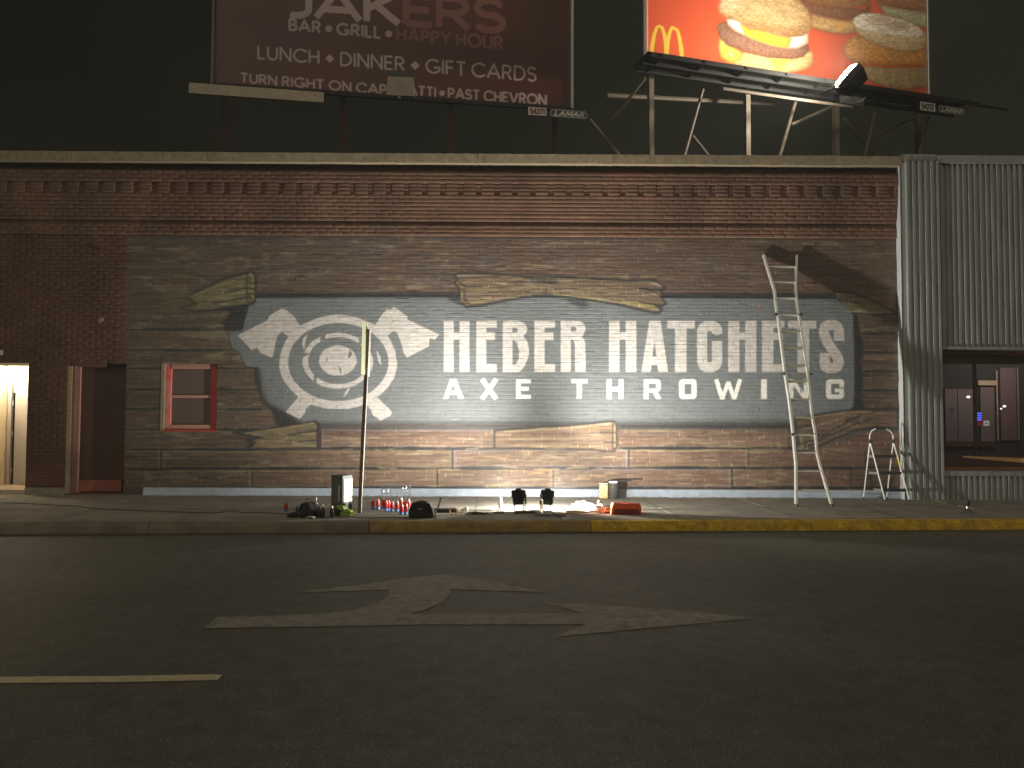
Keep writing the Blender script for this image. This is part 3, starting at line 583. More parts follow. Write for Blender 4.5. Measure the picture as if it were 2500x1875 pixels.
add([(2023, 926), (2055, 926), (2060.6, 931), (2060.6, 945.5), (2049, 945.5), (2049, 937), (2029, 937), (2029, 963), (2049, 963), (2049, 957.5), (2038, 957.5), (2038, 948.5), (2060.6, 948.5), (2060.6, 968), (2055, 974), (2022, 974), (2016.7, 968), (2016.7, 932)])
cv.comp((LM, 0, 0, W_, H_), W2, 1, tex=(TL + 1) / 2)
cv.poly([(1844, 742), (1862, 742), (1860, 758), (1846, 757)], (.22, .12, .12), .45, soft=2)
for _ in range(10): x, y = random.uniform(640, 2060), random.uniform(735, 1020); cv.line([(x, y), (x + 1, y)], 2, (.04, .04, .04), .8)
edge = np.clip((XX - 304) / 7 + (g5 - .5) * .5, 0, 1)
MURAL = cv

# ------------------------------------------------------------------ the brick building
building = empty('brick_building', (0, 0, 0), 'long brick building with a painted plank and crossed-axes mural', 'building')
Z0 = .325; CH = .0677; XL, XR = -11.6, onwall(2191, 800)[0]
mural_x0 = onwall(306, 900)[0]
def opening(x0, x1, y0, y1):
    a_, c_ = onwall(x0, y0), onwall(x1, y1); return (a_[0], c_[0], c_[2], a_[2])
OP_WIN = opening(395, 528, 886, 1051); OP_D1 = (onwall(22, 1000, 1.0)[0], onwall(67, 1000)[0], 0.0, onwall(30, 887)[2]); OP_D2 = (onwall(164, 1000)[0], onwall(306, 1000)[0], 0.0, onwall(230, 888)[2])
OPS = [OP_WIN, OP_D1, OP_D2]
cells = []                                                             # x0 x1 z0 z1 protrusion, kind
def zc(y): return onwall(1250, y)[2]
FR = [(zc(578), zc(552), .04), (zc(552), zc(538), 0.0), (zc(538), zc(529), .03), (zc(529), zc(515), .05), (zc(515), zc(504), .066), (zc(504), zc(495), .082), (zc(495), zc(485), .098), (zc(485), zc(476), .112), (zc(476), zc(457), .125), (zc(457), zc(430), .15), (zc(430), zc(400), 0.0)]
def prot(z):
    for a_, c_, p in FR:
        if a_ <= z < c_: return p
    return 0.0
NC = int((zc(398) - Z0) / CH)
zd0, zd1 = zc(476), zc(457)
for i in range(NC):
    z0 = Z0 + i * CH; z1 = z0 + CH; p = prot((z0 + z1) / 2); dent = zd0 - .02 < (z0 + z1) / 2 < zd1 + .0
    off = (i % 2) * .11 + random.uniform(-.006, .006); head = (i % 6 == 5) and z0 < zc(578)
    x = XL + off - .22
    if dent:                                                           # blocks and recesses of the dentil course
        k = 0
        per = .3285
        x0_ = onwall(1032, 466)[0]; n0 = int((XL - x0_) / per) - 1
        for k in range(n0, n0 + 70):
            xa = x0_ + k * per; xb = xa + .105; xc = xa + per
            for (u0, u1, pp) in ((xa, xb, .10), (xb, xc, .125)):
                u0, u1 = max(u0, XL), min(u1, XR)
                if u1 - u0 > .02: cells.append((u0, u1, z0, z1, pp))
        continue
    while x < XR:
        wd = .22 + random.uniform(-.004, .004); x1 = x + wd
        u0, u1 = max(x, XL), min(x1, XR); x = x1
        if u1 - u0 < .012: continue
        segs = [(u0, u1)]
        for (ox0, ox1, oz0, oz1) in OPS:
            if z1 > oz0 + .02 and z0 < oz1 - .02:
                ns_ = []
                for (s0, s1) in segs:
                    if s1 <= ox0 or s0 >= ox1: ns_.append((s0, s1)); continue
                    if s0 < ox0 - .015: ns_.append((s0, ox0))
                    if s1 > ox1 + .015: ns_.append((ox1, s1))
                segs = ns_
        for (s0, s1) in segs: cells.append((s0, s1, z0, z1, p))
cells = np.array(cells)
cx = (cells[:, 0] + cells[:, 1]) / 2; cz = (cells[:, 2] + cells[:, 3]) / 2
painted = (cx + .0 > mural_x0 - .1) & (cz < zc(579))
def brick_verts(cl, nx, ny, relief, tone_seed):
    """cells -> vertex arrays (N, ny, nx, 3)"""
    N = len(cl); rg = np.random.default_rng(tone_seed)
    wdt = cl[:, 1] - cl[:, 0]; hgt = cl[:, 3] - cl[:, 2]
    e = .0045
    ui = np.linspace(0, 1, nx - 2); vi = np.linspace(0, 1, ny - 2)
    X = np.empty((N, nx)); X[:, 0] = cl[:, 0]; X[:, -1] = cl[:, 1]; X[:, 1:-1] = (cl[:, 0] + e)[:, None] + (wdt - 2 * e)[:, None] * ui
    Z = np.empty((N, ny)); Z[:, 0] = cl[:, 2]; Z[:, -1] = cl[:, 3]; Z[:, 1:-1] = (cl[:, 2] + e)[:, None] + (hgt - 2 * e)[:, None] * vi
    P = np.empty((N, ny, nx, 3)); P[..., 0] = X[:, None, :]; P[..., 2] = Z[:, :, None]
    D = np.zeros((N, ny, nx)); jit = rg.normal(0, .0011, N)[:, None, None]; tz = rg.normal(0, .0009, N)[:, None, None] * np.linspace(-1, 1, ny)[None, :, None]; tx = rg.normal(0, .0006, N)[:, None, None] * np.linspace(-1, 1, nx)[None, None, :]
    D[:] = relief + jit + tz + tx + rg.normal(0, .00028, (N, ny, nx))
    vj = rg.uniform(.15, .75, N)[:, None]; hj = rg.uniform(0, .35, N)[:, None]
    D[:, :, 0] = D[:, :, 1] * vj; D[:, :, -1] = D[:, :, -2] * vj; D[:, 0, :] = D[:, 1, :] * hj; D[:, -1, :] = D[:, -2, :] * hj
    P[..., 1] = -cl[:, 4][:, None, None] - D
    return P
def quads(N, ny, nx):
    idx = np.arange(ny * nx).reshape(ny, nx); q = np.stack([idx[:-1, :-1], idx[:-1, 1:], idx[1:, 1:], idx[1:, :-1]], -1).reshape(-1, 4)
    return (q[None] + (np.arange(N) * ny * nx)[:, None, None]).reshape(-1, 4)
def mural_cols(P):
    x, y = proj(P.reshape(-1, 3) * [1, 0, 1]); c = MURAL.sample(x, y)
    brick = np.array([.105, .040, .026]); e_ = np.clip((x - 305 + 3 * np.sin(y * .9) * np.sin(y * .23)) / 2.5, 0, 1)[:, None]
    out = (c * e_ + brick * (1 - e_)).reshape(P.shape); N_ = P.shape[0] if P.ndim == 4 else 1; out = out.reshape(N_, -1, P.shape[-2], 3)
    rg = np.random.default_rng(11); isb = (out[..., 0] > out[..., 2] * 1.15)[..., None]
    t1 = (rg.random(N_) < .20)[:, None, None, None] * isb; t2 = (rg.random(N_) < .14)[:, None, None, None] * isb
    out[:, :, :2] = np.where(t1[:, :, :2], out[:, :, :2] * 1.7 + .05, out[:, :, :2]); out[:, :1] = np.where(t2[:, :1], out[:, :1] * 1.7 + .04, out[:, :1])
    return out.reshape(P.shape)
# the painted bricks that show largest become bricks of their own
d = np.hypot(cx - onwall(1290, 1100)[0], (cz - zc(1120)) * 3.2) + np.where(painted, 0, 99); own = np.zeros(len(cells), bool); own[np.argsort(d)[:296]] = True
full = cells[painted & ~own]; ncl = len(full)
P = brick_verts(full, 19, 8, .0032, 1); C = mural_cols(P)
link('brickwork', raw_mesh('brickwork', P.reshape(-1, 3), quads(ncl, 8, 19), C.reshape(-1, 3)), M_paint, building)['kind'] = 'stuff'
SC.objects['brickwork']['label'] = 'painted brickwork of the mural'
oc = cells[own]; P = brick_verts(oc, 19, 8, .0032, 2); C = mural_cols(P); q1 = quads(1, 8, 19)
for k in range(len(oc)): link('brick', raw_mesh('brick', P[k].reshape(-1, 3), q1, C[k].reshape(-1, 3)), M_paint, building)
# unpainted bricks with box sides
rest = cells[~painted]; N = len(rest); P = brick_verts(rest, 6, 5, .006, 3)
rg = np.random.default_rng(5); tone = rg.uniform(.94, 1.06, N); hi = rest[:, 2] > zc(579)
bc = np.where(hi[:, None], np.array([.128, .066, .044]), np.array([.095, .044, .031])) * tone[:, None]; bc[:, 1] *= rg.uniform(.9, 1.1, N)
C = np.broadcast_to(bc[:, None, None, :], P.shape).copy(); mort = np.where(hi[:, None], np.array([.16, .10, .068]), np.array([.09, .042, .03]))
for sl in ((slice(None), 0), (slice(None), -1), (slice(None), slice(None), 0), (slice(None), slice(None), -1)):
    C[sl] = np.broadcast_to(mort[:, None, :], C[sl].shape)
V = P.reshape(-1, 3); Q = quads(N, 5, 6)
# skirts: underside and top of projecting courses
pj = rest[rest[:, 4] > 0]; sk = []; skc = []
for (x0, x1, z0, z1, p) in pj:
    for a_ in ([(x0, -p, z0), (x1, -p, z0), (x1, .02, z0), (x0, .02, z0)], [(x0, -p, z1), (x0, .02, z1), (x1, .02, z1), (x1, -p, z1)], [(x0, -p, z0), (x0, .02, z0), (x0, .02, z1), (x0, -p, z1)], [(x1, -p, z0), (x1, -p, z1), (x1, .02, z1), (x1, .02, z0)]): sk.append(a_)
sk = np.array(sk).reshape(-1, 3); nV = len(V); V = np.concatenate([V, sk]); Q = np.concatenate([Q, nV + np.arange(len(sk)).reshape(-1, 4)]); C = np.concatenate([C.reshape(-1, 3), np.tile([.15, .085, .055], (len(sk), 1))])
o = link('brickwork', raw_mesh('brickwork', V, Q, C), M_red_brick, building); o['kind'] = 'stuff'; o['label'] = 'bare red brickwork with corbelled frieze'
# solid wall behind the bricks
bb = MB(); zt = zc(392)
xs = sorted({XL, XR, *[q for o_ in OPS for q in o_[:2]]})
for x0, x1 in zip(xs[:-1], xs[1:]):
    zz = [(0.0, zt)]
    for (ox0, ox1, oz0, oz1) in OPS:
        if x0 >= ox0 - 1e-6 and x1 <= ox1 + 1e-6:
            zz = [(a_, c_) for (a_, c_) in ((0.0, oz0), (oz1, zt)) if c_ - a_ > .01]
    for a_, c_ in zz: bb.box(((x0 + x1) / 2, .16, (a_ + c_) / 2), (x1 - x0, .3, c_ - a_))
bb.build('backing_wall', mat('backing_brick', (.09, .04, .03), .9), building)
MB().box(((XL + XR) / 2, 6, 5.2), (XR - XL, 12, .2)).build('roof', M_roof, building)
bb = MB(); bb.box((XL + .1, 6, 2.6), (.2, 11.6, 5.2)); bb.box(((XL + XR) / 2, 11.9, 2.6), (XR - XL - .4, .2, 5.2)); bb.build('rear_wall', mat('rear_wall', (.08, .04, .03), .9), building)
# coping stones
cz0, cz1 = zc(408.5), zc(385.5); x = XL
cop = [XL, onwall(-30, 390)[0], onwall(192, 390)[0]]
while cop[-1] < XR - .4: cop.append(min(XR, cop[-1] + 2.45))
cop[-1] = XR
for x0, x1 in zip(cop[:-1], cop[1:]):
    n = 24; V = []; Fc = []
    for k in range(n + 1):
        xx = x0 + .004 + (x1 - x0 - .008) * k / n; j = lambda: random.uniform(-.004, .004)
        V += [(xx, .35, cz0), (xx, -.235 + j(), cz0 + j()), (xx, -.24 + j(), cz1 - .01 + j()), (xx, -.225, cz1 + j()), (xx, .35, cz1 + .02)]
    for k in range(n):
        for a_ in range(5): c_ = (a_ + 1) % 5; Fc.append((k * 5 + a_, k * 5 + c_, (k + 1) * 5 + c_, (k + 1) * 5 + a_))
    Fc += [tuple(range(5)), tuple(range(n * 5, n * 5 + 5))]
    MB().add(V, Fc).build('coping_stone', M_coping, building)
# painted concrete skirting under the mural
sx0 = onwall(350, 1200)[0]; n = 60; V = []; Fc = []
for k in range(n + 1):
    xx = sx0 + (XR - sx0) * k / n; V += [(xx, -.004 + random.uniform(-.003, .003), .1), (xx, -.012 + random.uniform(-.003, .003), .2), (xx, -.010, Z0 - .012), (xx, .01, Z0 - .002)]
for k in range(n):
    for a_ in range(3): Fc.append((k * 4 + a_, k * 4 + a_ + 1, (k + 1) * 4 + a_ + 1, (k + 1) * 4 + a_))
MB().add(V, Fc).build('skirting', M_skirt, building)
xa = OP_D2[1]; MB().box(((xa + sx0) / 2, -.002, (Z0 + .1) / 2), (sx0 - xa - .01, .03, Z0 - .1 - .004)).build('skirting', mat('dark_skirting', (.07, .05, .045), .9), building)
xb = OP_D1[1]; MB().box(((xb + OP_D2[0]) / 2, -.006, .21), (OP_D2[0] - xb - .006, .03, .2)).build('skirting', mat('crumbling_mortar', (.24, .22, .16), .9, ns=8, na=.3, bump=.01, bs=20), building)
# crumbs and weeds along the foot of the wall
bb = MB()
for k in range(260):
    xx = random.uniform(-7, 7); yy = -.01 - abs(random.gauss(0, .03)); r = random.uniform(.004, .014); bb.box((xx, yy, side_z(xx, yy) + r * .3), (r * 2, r * 1.5, r), rz=random.random() * 3)
tag(bb.build('rubble', mat('mortar_crumbs', (.30, .27, .2), .95)), 'crumbs of mortar along the foot of the painted wall', kind='stuff')

# small window in the mural
wx0, wx1, wz0, wz1 = OP_WIN; Yf = .075
win = empty('window', ((wx0 + wx1) / 2, Yf, wz0)); win.parent = building; tag(win, 'red-framed sash window in the mural')
def wb(name, x0, x1, y0, y1, Y, dep, m, lab=None, par=win):
    A, B = onwall(x0, y0, Y), onwall(x1, y1, Y); o = MB().box(((A[0] + B[0]) / 2, Y + dep / 2, (A[2] + B[2]) / 2), (abs(B[0] - A[0]), dep, abs(A[2] - B[2])), ch=.003).build(name, m, par)
    if lab: o['label'] = lab
    return o
wb('frame', 399, 415.5, 888, 1049, .05, .06, M_redpink_glow, 'pink left jamb, red glow put into its colour'); wb('frame', 515.5, 529, 888, 1049, .05, .06, M_redframe_glow, 'right jamb, red glow put into its colour')
wb('frame', 415.7, 515.3, 887, 901, .05, .06, M_pink, 'pink head'); wb('rail', 415.7, 515.3, 964.5, 972, .06, .05, M_pink); wb('sill', 413, 515.3, 1037, 1049, .045, .065, M_pink)
wb('trim', 394, 399, 886, 1051, -.012, .05, mat('cream_edge', (.24, .20, .14), .8, ns=10, na=.2), 'cream edge strip')
wb('pane', 415.7, 515.3, 901, 964.5, .09, .01, M_blind); wb('pane', 415.7, 515.3, 972, 1037, .09, .01, M_blind)
o = wb('sill', 395, 529, 1049.5, 1053, -.01, .12, M_redframe_glow, 'thin red lower lip')
# boarded recess with dark red panel
d2 = empty('boarded_doorway', (OP_D2[0], .2, .15)); d2.parent = building; tag(d2, 'recess closed by a dark red board')
Yb = .17
wb('jamb', 163.5, 168, 893, 1205, .0, .17, mat('quoin_mortar', (.30, .24, .15), .9, ns=14, na=.3, bump=.004), 'pale brick corner', d2)
wb('jamb', 170, 175.5, 893, 1203, .02, .15, mat('brown_jamb', (.16, .08, .06), .8, ns=8, na=.2), 'brown outer jamb', d2)
wb('jamb', 175, 189, 895, 1202, .13, .06, M_pink, 'pink inner jamb', d2)
wb('panel', 188, 308, 888, 1172, .17, .03, M_maroon, None, d2); wb('kick_plate', 186, 296, 1172, 1200, .15, .05, mat('red_kick_plate', (.26, .075, .05), .7, ns=6, na=.2), None, d2)
wb('lintel', 172, 258, 886, 896, .09, .09, mat('brown_lintel', (.20, .09, .065), .8, ns=8, na=.2), None, d2); wb('step', 166, 300, 1205, 1219, -.02, .22, mat('red_step', (.14, .065, .045), .9, ns=6, na=.2), None, d2)
MB().box(((OP_D2[0] + OP_D2[1]) / 2, .26, OP_D2[3] / 2), (OP_D2[1] - OP_D2[0], .1, OP_D2[3])).build('backing_board', M_dark, d2)
# lit doorway at the left
d1 = empty('lit_doorway', (OP_D1[0], .5, .15)); d1.parent = building; tag(d1, 'lit entrance recess with grey door')
Dp = 1.0; lx = onwall(22, 1000, Dp)[0]; x0, x1, zt1 = OP_D1[0], OP_D1[1], OP_D1[3]
MB().box((lx - .05, (.32 + Dp) / 2, zt1 / 2), (.1, Dp - .3, zt1)).build('side_wall', M_cream, d1)['label'] = 'cream side wall'
MB().prism([(lx + .001, .31, .1), (lx + .001, .31, zt1), (lx + .001, -.0, zt1), (lx + .001, 0, .1)], (.003, 0, 0)).build('side_wall', M_cream, d1)
MB().box((x1 + .05, (.02 + Dp) / 2 + .15, zt1 / 2), (.08, Dp - .3, zt1)).build('side_wall', M_cream, d1)
MB().box(((lx + x1) / 2, Dp + .05, (zt1 + 2.0) / 2 + .1), (x1 - lx, .1, zt1 - 1.9)).build('transom', M_cream, d1)
MB().box(((x0 + x1) / 2, Dp / 2 + .16, zt1 + .04), (x1 - x0 + .3, Dp - .3, .08)).build('ceiling', M_cream, d1)
A = onwall(0, 886.5); B = onwall(67, 892.5)
MB().box(((x0 + x1) / 2, .0, zt1 - .02), (x1 - x0, .05, .05), ch=.006).build('lintel', mat('cream_lintel', (.75, .62, .42), .7), d1)
MB().box(((x0 + x1) / 2, .5, .2), (x1 - x0, 1.04, .14)).build('step', mat('step_concrete', (.45, .36, .25), .9, ns=9, na=.2), d1)
door = MB().box(((lx + x1) / 2 + .08, Dp - .03, 1.22), (x1 - lx - .14, .05, 1.88), ch=.004).build('door', M_greydoor, d1)
MB().box((lx + .055, Dp - .04, 1.24), (.07, .08, 2.0), ch=.004).build('door_frame', M_greydoor, d1)
for z in (.55, 1.25, 1.85): MB().box((lx + .115, Dp - .062, z), (.02, .012, .10)).build('hinge', M_steel, d1)
MB().tube([(x1 - .2, Dp - .06, 1.1), (x1 - .2, Dp - .12, 1.1), (x1 - .32, Dp - .12, 1.1)], .012).build('handle', M_steel, d1)
lampd = bpy.data.lights.new('doorway_lamp', 'POINT'); lo = bpy.data.objects.new('doorway_lamp_light', lampd); COL.objects.link(lo); lampd.energy = DOOR_LAMP * 3; lampd.color = (1, .90, .72); lampd.shadow_soft_size = .09
lo.location = (lx + .13, .5, zt1 - .16)
lf = empty('doorway_lamp', (lo.location[0], .55, zt1 - .1)); lf.parent = building; tag(lf, 'small ceiling lamp in the entrance recess')
MB().lathe((lo.location[0], .55, zt1 - .06), [(.02, .06), (.10, .05), (.11, .02), (.11, 0)]).build('lamp_base', M_white, lf)
MB().lathe((lo.location[0], .55, zt1 - .14), [(.02, .04), (.05, .045), (.06, .06), (.06, .078)]).build('lamp_glass', mat('lamp_glass', (.9, .8, .6), .3, emit=(1, .74, .44), es=6), lf)
# scraps under the doorway
bb = MB()
for k in range(16):
    x, y = random.uniform(-9.9, -8.5), random.uniform(-.5, -.1); bb.tube([(x, y, side_z(x, y) + .004), (x + random.uniform(-.1, .1), y + .03, side_z(x, y) + .02), (x + random.uniform(-.2, .2), y + .01, side_z(x, y) + .004)], .003, 5)
tag(bb.build('twigs', mat('dry_twigs', (.5, .42, .28), .9)), 'dry twigs blown against the lit doorway step', kind='stuff')
# little grey alarm box at the left edge
tag(MB().box(tuple(onwall(3, 861, -.03)), (.07, .06, .1), ch=.01).build('alarm_box', M_steel), 'small pale alarm box on the brick above the lit doorway', 'alarm box')
o = MB(); A = onwall(205, 597); B = onwall(247, 611); o.prism([A, onwall(222, 596), onwall(246, 606), B, onwall(232, 610), onwall(215, 603)], (0, -.012, 0)); o.build('brick_scar', mat('dark_scar', (.04, .018, .012), .9), building)
rock('mortar_patch', onwall(245, 781, -.005), (.13, .015, .12), mat('grey_patch', (.26, .16, .12), .9), building, 3, .4, 2, False)

# ------------------------------------------------------------------ corrugated building on the right
rb = empty('corrugated_building', (7.6, 0, 0), 'grey corrugated metal shopfront beyond the brick building with a long window', 'building')
def pw(x, y, Y): return onwall(x, y, Y)
YP = -.22; px0 = pw(2206, 800, YP)[0]; px1 = pw(2296, 800, YP)[0]; pzt = pw(2250, 376, YP)[2]; pz1 = pw(2250, 394, YP)[2]
MB().box(((XR + .012 + px1) / 2, -.06 + .08, pzt / 2 - .02), (px1 - XR - .03, .30, pzt - .06)).build('pilaster_core', M_metal, rb)
n = 40; V = []; Fc = []                                               # the left face of the pilaster, slightly rough where it meets the brick
for k in range(n + 1):
    z = .16 + (pzt - .16) * k / n; V += [(XR + .004 + random.uniform(-.006, .006), -.005, z), (px0 - .02, YP + .01, z)]
for k in range(n): Fc.append((k * 2, k * 2 + 1, k * 2 + 3, k * 2 + 2))
MB().add(V, Fc).build('pilaster_side', M_metal_lit, rb)
def rib(x, z0, z1, Y, wd=.062, dp=.048, name='rib'):
    MB().prism([(x, Y + .02, z0), (x + .008, Y - dp, z0), (x + wd - .014, Y - dp, z0), (x + wd, Y + .02, z0)], (0, 0, z1 - z0)).build(name, M_metal, rb)
RW = .1105
MB().box(((px0 + px1) / 2, YP + .045, (pz1 + .16) / 2), (px1 - px0, .05, pz1 - .16)).build('pilaster_sheet', M_metal, rb)
k = 0; x = pw(2216, 800, YP)[0]
while x < px1 - .03: rib(x, .165, pz1 - .004, YP + .02); x += RW; k += 1
MB().box(((XR + .01 + px1) / 2, YP / 2 + .03, (pzt + pz1) / 2), (px1 - XR, .28, pzt - pz1), ch=.012).build('cap_flashing', M_metal, rb)
YR = -.17; rx1 = 13.5; rzt = pw(2400, 382, YR)[2]; rz1 = pw(2400, 401, YR)[2]; wz_t = pw(2400, 852, YR)[2]; wz_b = pw(2400, 1150, YR)[2]
for (a_, c_, nm) in ((wz_t + .0, rz1, 'upper_sheet'), (.12, wz_b, 'lower_sheet')):
    MB().box(((px1 + rx1) / 2, YR + .15, (a_ + c_) / 2), (rx1 - px1, .26, c_ - a_)).build(nm, M_metal, rb)
x = px1 + .05; RR = .1035; k = 0
while x < rx1 - .1: rib(x, wz_t + .03, rz1 - .003, YR + .02, .058, .044); rib(x, .17, wz_b - .09, YR + .02, .06, .042); x += RR
MB().box(((px1 + rx1) / 2, YR + .06, (rzt + rz1) / 2), (rx1 - px1 - .01, .24, rzt - rz1), ch=.012).build('cap_flashing', M_metal, rb)
MB().box(((px1 + rx1) / 2, YR + .10, wz_b - .045), (rx1 - px1 - .01, .30, .085), ch=.01).build('cap_flashing', M_metal, rb)
MB().box(((px1 + rx1) / 2, YR + .10, wz_t + .012), (rx1 - px1 - .01, .30, .05), ch=.008).build('head_flashing', M_metal, rb)
gz0, gz1 = pw(2400, 1112, .12)[2], pw(2400, 888, .12)[2]
M_brownf = mat('brown_window_frame', (.22, .09, .045), .6, ns=8, na=.15)
MB().box(((px1 + rx1) / 2, .10, wz_t - .05), (rx1 - px1 - .02, .18, .07), ch=.006).build('window_head', M_brownf, rb)
MB().box(((px1 + rx1) / 2, .16, (wz_t - .09 + gz1) / 2), (rx1 - px1 - .02, .10, wz_t - .09 - gz1)).build('window_head', M_maroon, rb)
MB().box(((px1 + rx1) / 2, .10, wz_b + .03), (rx1 - px1 - .02, .20, .05), ch=.006).build('window_sill', M_brownf, rb)
MB().box(((px1 + rx1) / 2, .155, (wz_b + .056 + gz0) / 2), (rx1 - px1 - .02, .08, gz0 - wz_b - .056)).build('window_sill', M_maroon, rb)
gl = MB().box(((px1 + rx1) / 2, .17, (gz0 + gz1) / 2), (rx1 - px1 - .02, .008, gz1 - gz0)).build('window_pane', mat('shop_glass', (.85, .85, .85), .02, trans=1.0, ior=1.3), rb)
xm = pw(2381, 1000, .15)[0]; MB().box((xm, .155, (gz0 + gz1) / 2), (.06, .03, gz1 - gz0)).build('mullion', M_black, rb)
# bright timber lying behind the glass
M_timber = mat('bare_timber', (.62, .38, .18), .7, ns=6, na=.25, scale=(1, 8, 8))
A = pw(2352, 1113, .10); B = pw(2540, 1129, .10)
MB().prism([A, pw(2352, 1117, .10), pw(2440, 1125, .10), (B[0] + 1, B[1], B[2] - .10), (B[0] + 1, B[1], B[2] + .03)], (0, .02, 0)).build('sill_board', M_timber, rb)
# dim room behind the glass, standing in for the street reflection
M_int = mat('shop_wall', (.30, .28, .30), .9, ns=3, na=.15); M_intd = mat('shop_dark_panel', (.15, .12, .13), .8); M_intl = mat('shop_trim', (.42, .34, .22), .8)
YI = 2.6
MB().box((10.5, YI + .05, 2.2), (8, .1, 4.4)).build('room_wall', M_int, rb); MB().box((10.5, 1.4, .1), (8, 2.4, .12)).build('room_floor', M_maroon, rb); MB().box((10.5, 1.4, 3.35), (8, 2.4, .1)).build('room_ceiling', M_int, rb); MB().box((px1 - .06, 1.45, 2.1), (.1, 2.3, 4.2)).build('room_side', M_intd, rb)
def ib(name, x0, x1, y0, y1, dy, m): 
    A, B = pw(x0, y0, YI - dy), pw(x1, y1, YI - dy); MB().box(((A[0] + B[0]) / 2, YI - dy, (A[2] + B[2]) / 2), (abs(B[0] - A[0]), .03, abs(A[2] - B[2]))).build(name, m, rb)
ib('room_beam', 2387, 2434, 929, 941, .06, M_intl); ib('room_post', 2431, 2437, 905, 1075, .05, M_intl); ib('room_panel', 2306, 2376, 950, 1078, .03, M_intd); ib('room_panel', 2392, 2428, 945, 1078, .03, M_intd)
ib('room_post', 2338, 2341, 950, 1075, .05, M_int); ib('room_post', 2484, 2487, 897, 1075, .05, M_intl); ib('room_panel', 2440, 2482, 898, 1075, .03, mat('shop_plum_panel', (.14, .09, .11), .8)); ib('room_rail', 2306, 2430, 1080, 1090, .05, M_maroon)
for (x, y, r) in ((2364, 968, .035), (2452, 991, .03), (2444, 997, .02)):
    p = pw(x, y, YI - .35); MB().lathe((p[0], p[1], p[2] - r), [(r * .3, 0), (r, r * .5), (r, r), (r * .4, r * 1.4)], 12).build('room_light', mat('warm_bulb', (1, .9, .7), .4, emit=(1, .86, .6), es=2.2), rb)
# neon and stickers on the glass; the stickers carry an added glow
ns_ = MB()
for j in range(4):
    for i in range(2):
        p = pw(2387 + i * 6.0, 1009 + j * 5.2, .2); ns_.box(p, (.036, .012, .022), ry=random.uniform(-.2, .2))
ns_.build('neon_sign', mat('blue_neon', (.05, .07, .5), .4, emit=(.13, .14, 1.0), es=1.5), rb)
for (x0, x1, y0, y1, m) in ((2386, 2399, 1027, 1038, mat('red_sticker_glow', (.45, .05, .06), .6, emit=(.5, .05, .08), es=.25)), (2401, 2415, 1027, 1039.5, mat('white_sticker_glow', (.85, .82, .72), .6, emit=(.8, .78, .7), es=.35))):
    A, B = pw(x0, y0, .182), pw(x1, y1, .182); MB().box(((A[0] + B[0]) / 2, .182, (A[2] + B[2]) / 2), (B[0] - A[0], .006, A[2] - B[2])).build('sticker', m, rb)
A, B = pw(2404.5, 1031, .172 + .003), pw(2411, 1036, .175); MB().box(((A[0] + B[0]) / 2, .177, (A[2] + B[2]) / 2), (.03, .003, .025)).build('sticker_print', M_black, rb)
A = pw(2388, 1029.5, .176); MB().box((A[0] + .035, .177, A[2] - .012), (.06, .003, .012)).build('sticker_print', M_white, rb)
sl = bpy.data.lights.new('shop_fill', 'POINT'); s_o = bpy.data.objects.new('shop_fill_light', sl); COL.objects.link(s_o); sl.energy = SHOP_FILL; sl.color = (1, .84, .72); sl.shadow_soft_size = .12; p = pw(2455, 960, 1.0); s_o.location = (p[0] + .6, 1.2, 3.0)  # unseen point light added to brighten the shop room
MB().box((10.4, 6, 3.0), (6.4, 6.8, 6.0)).build('rear_block', M_roof, rb)
# dead stalks at its foot
bb = MB()
for k in range(16):
    x = pw(random.uniform(2312, 2352), 1200, -.05)[0]; h = random.uniform(.04, .28); l = random.uniform(-.16, .16)
    bb.tube([(x, -.05, .17), (x + l * .4, -.06, .17 + h * .6), (x + l, -.07, .17 + h)], [.004, .003, .0015], 5)
tag(bb.build('dry_weeds', mat('dry_stalks', (.42, .36, .26), .9)), 'dry weed stalks at the foot of the corrugated shopfront', kind='stuff')

# ------------------------------------------------------------------ billboards above the roof
def plane_from(p0, Y0, t):
    A = onwall(p0[0], p0[1], Y0); n = np.array([-t, 1, 0]); return A, n, n @ A
def bp(x, y, pl, off=0.0): return un(x, y, pl[1], pl[2] - off * math.hypot(pl[1][0], 1))
PL1 = plane_from((519, 203), 1.5, .1505); PL2 = plane_from((1575, 150), 2.0, .292)
def panel(name, cvs, pl, p0, p1, height, step, parent, cut=0):
    A = bp(*p0, pl); B = bp(*p1, pl); L_ = math.hypot(B[0] - A[0], B[1] - A[1]); nx = int(L_ / step) + 2; nz = int(height / step) + 2
    s_ = np.linspace(0, 1, nx); h_ = np.linspace(0, height, nz); P = np.empty((nz, nx, 3))
    P[..., 0] = A[0] + (B[0] - A[0]) * s_[None]; P[..., 1] = A[1] + (B[1] - A[1]) * s_[None]; P[..., 2] = A[2] + h_[:, None]
    x, y = proj(P.reshape(-1, 3)); me = grid_mesh(name, P, cvs.sample(x, y).reshape(P.shape)); o = link(name, me, M_print, parent)
    dv = np.array([B[0] - A[0], B[1] - A[1]]) / L_; nv = np.array([-dv[1], dv[0]])
    c = (A + B) / 2; c[:2] += nv * .07; MB().box((c[0], c[1], A[2] + height / 2), (L_ + .02, .12, height + .02), rz=math.atan2(dv[1], dv[0])).build('backing_panel', M_dark, parent)
    return A, B, dv, nv, L_
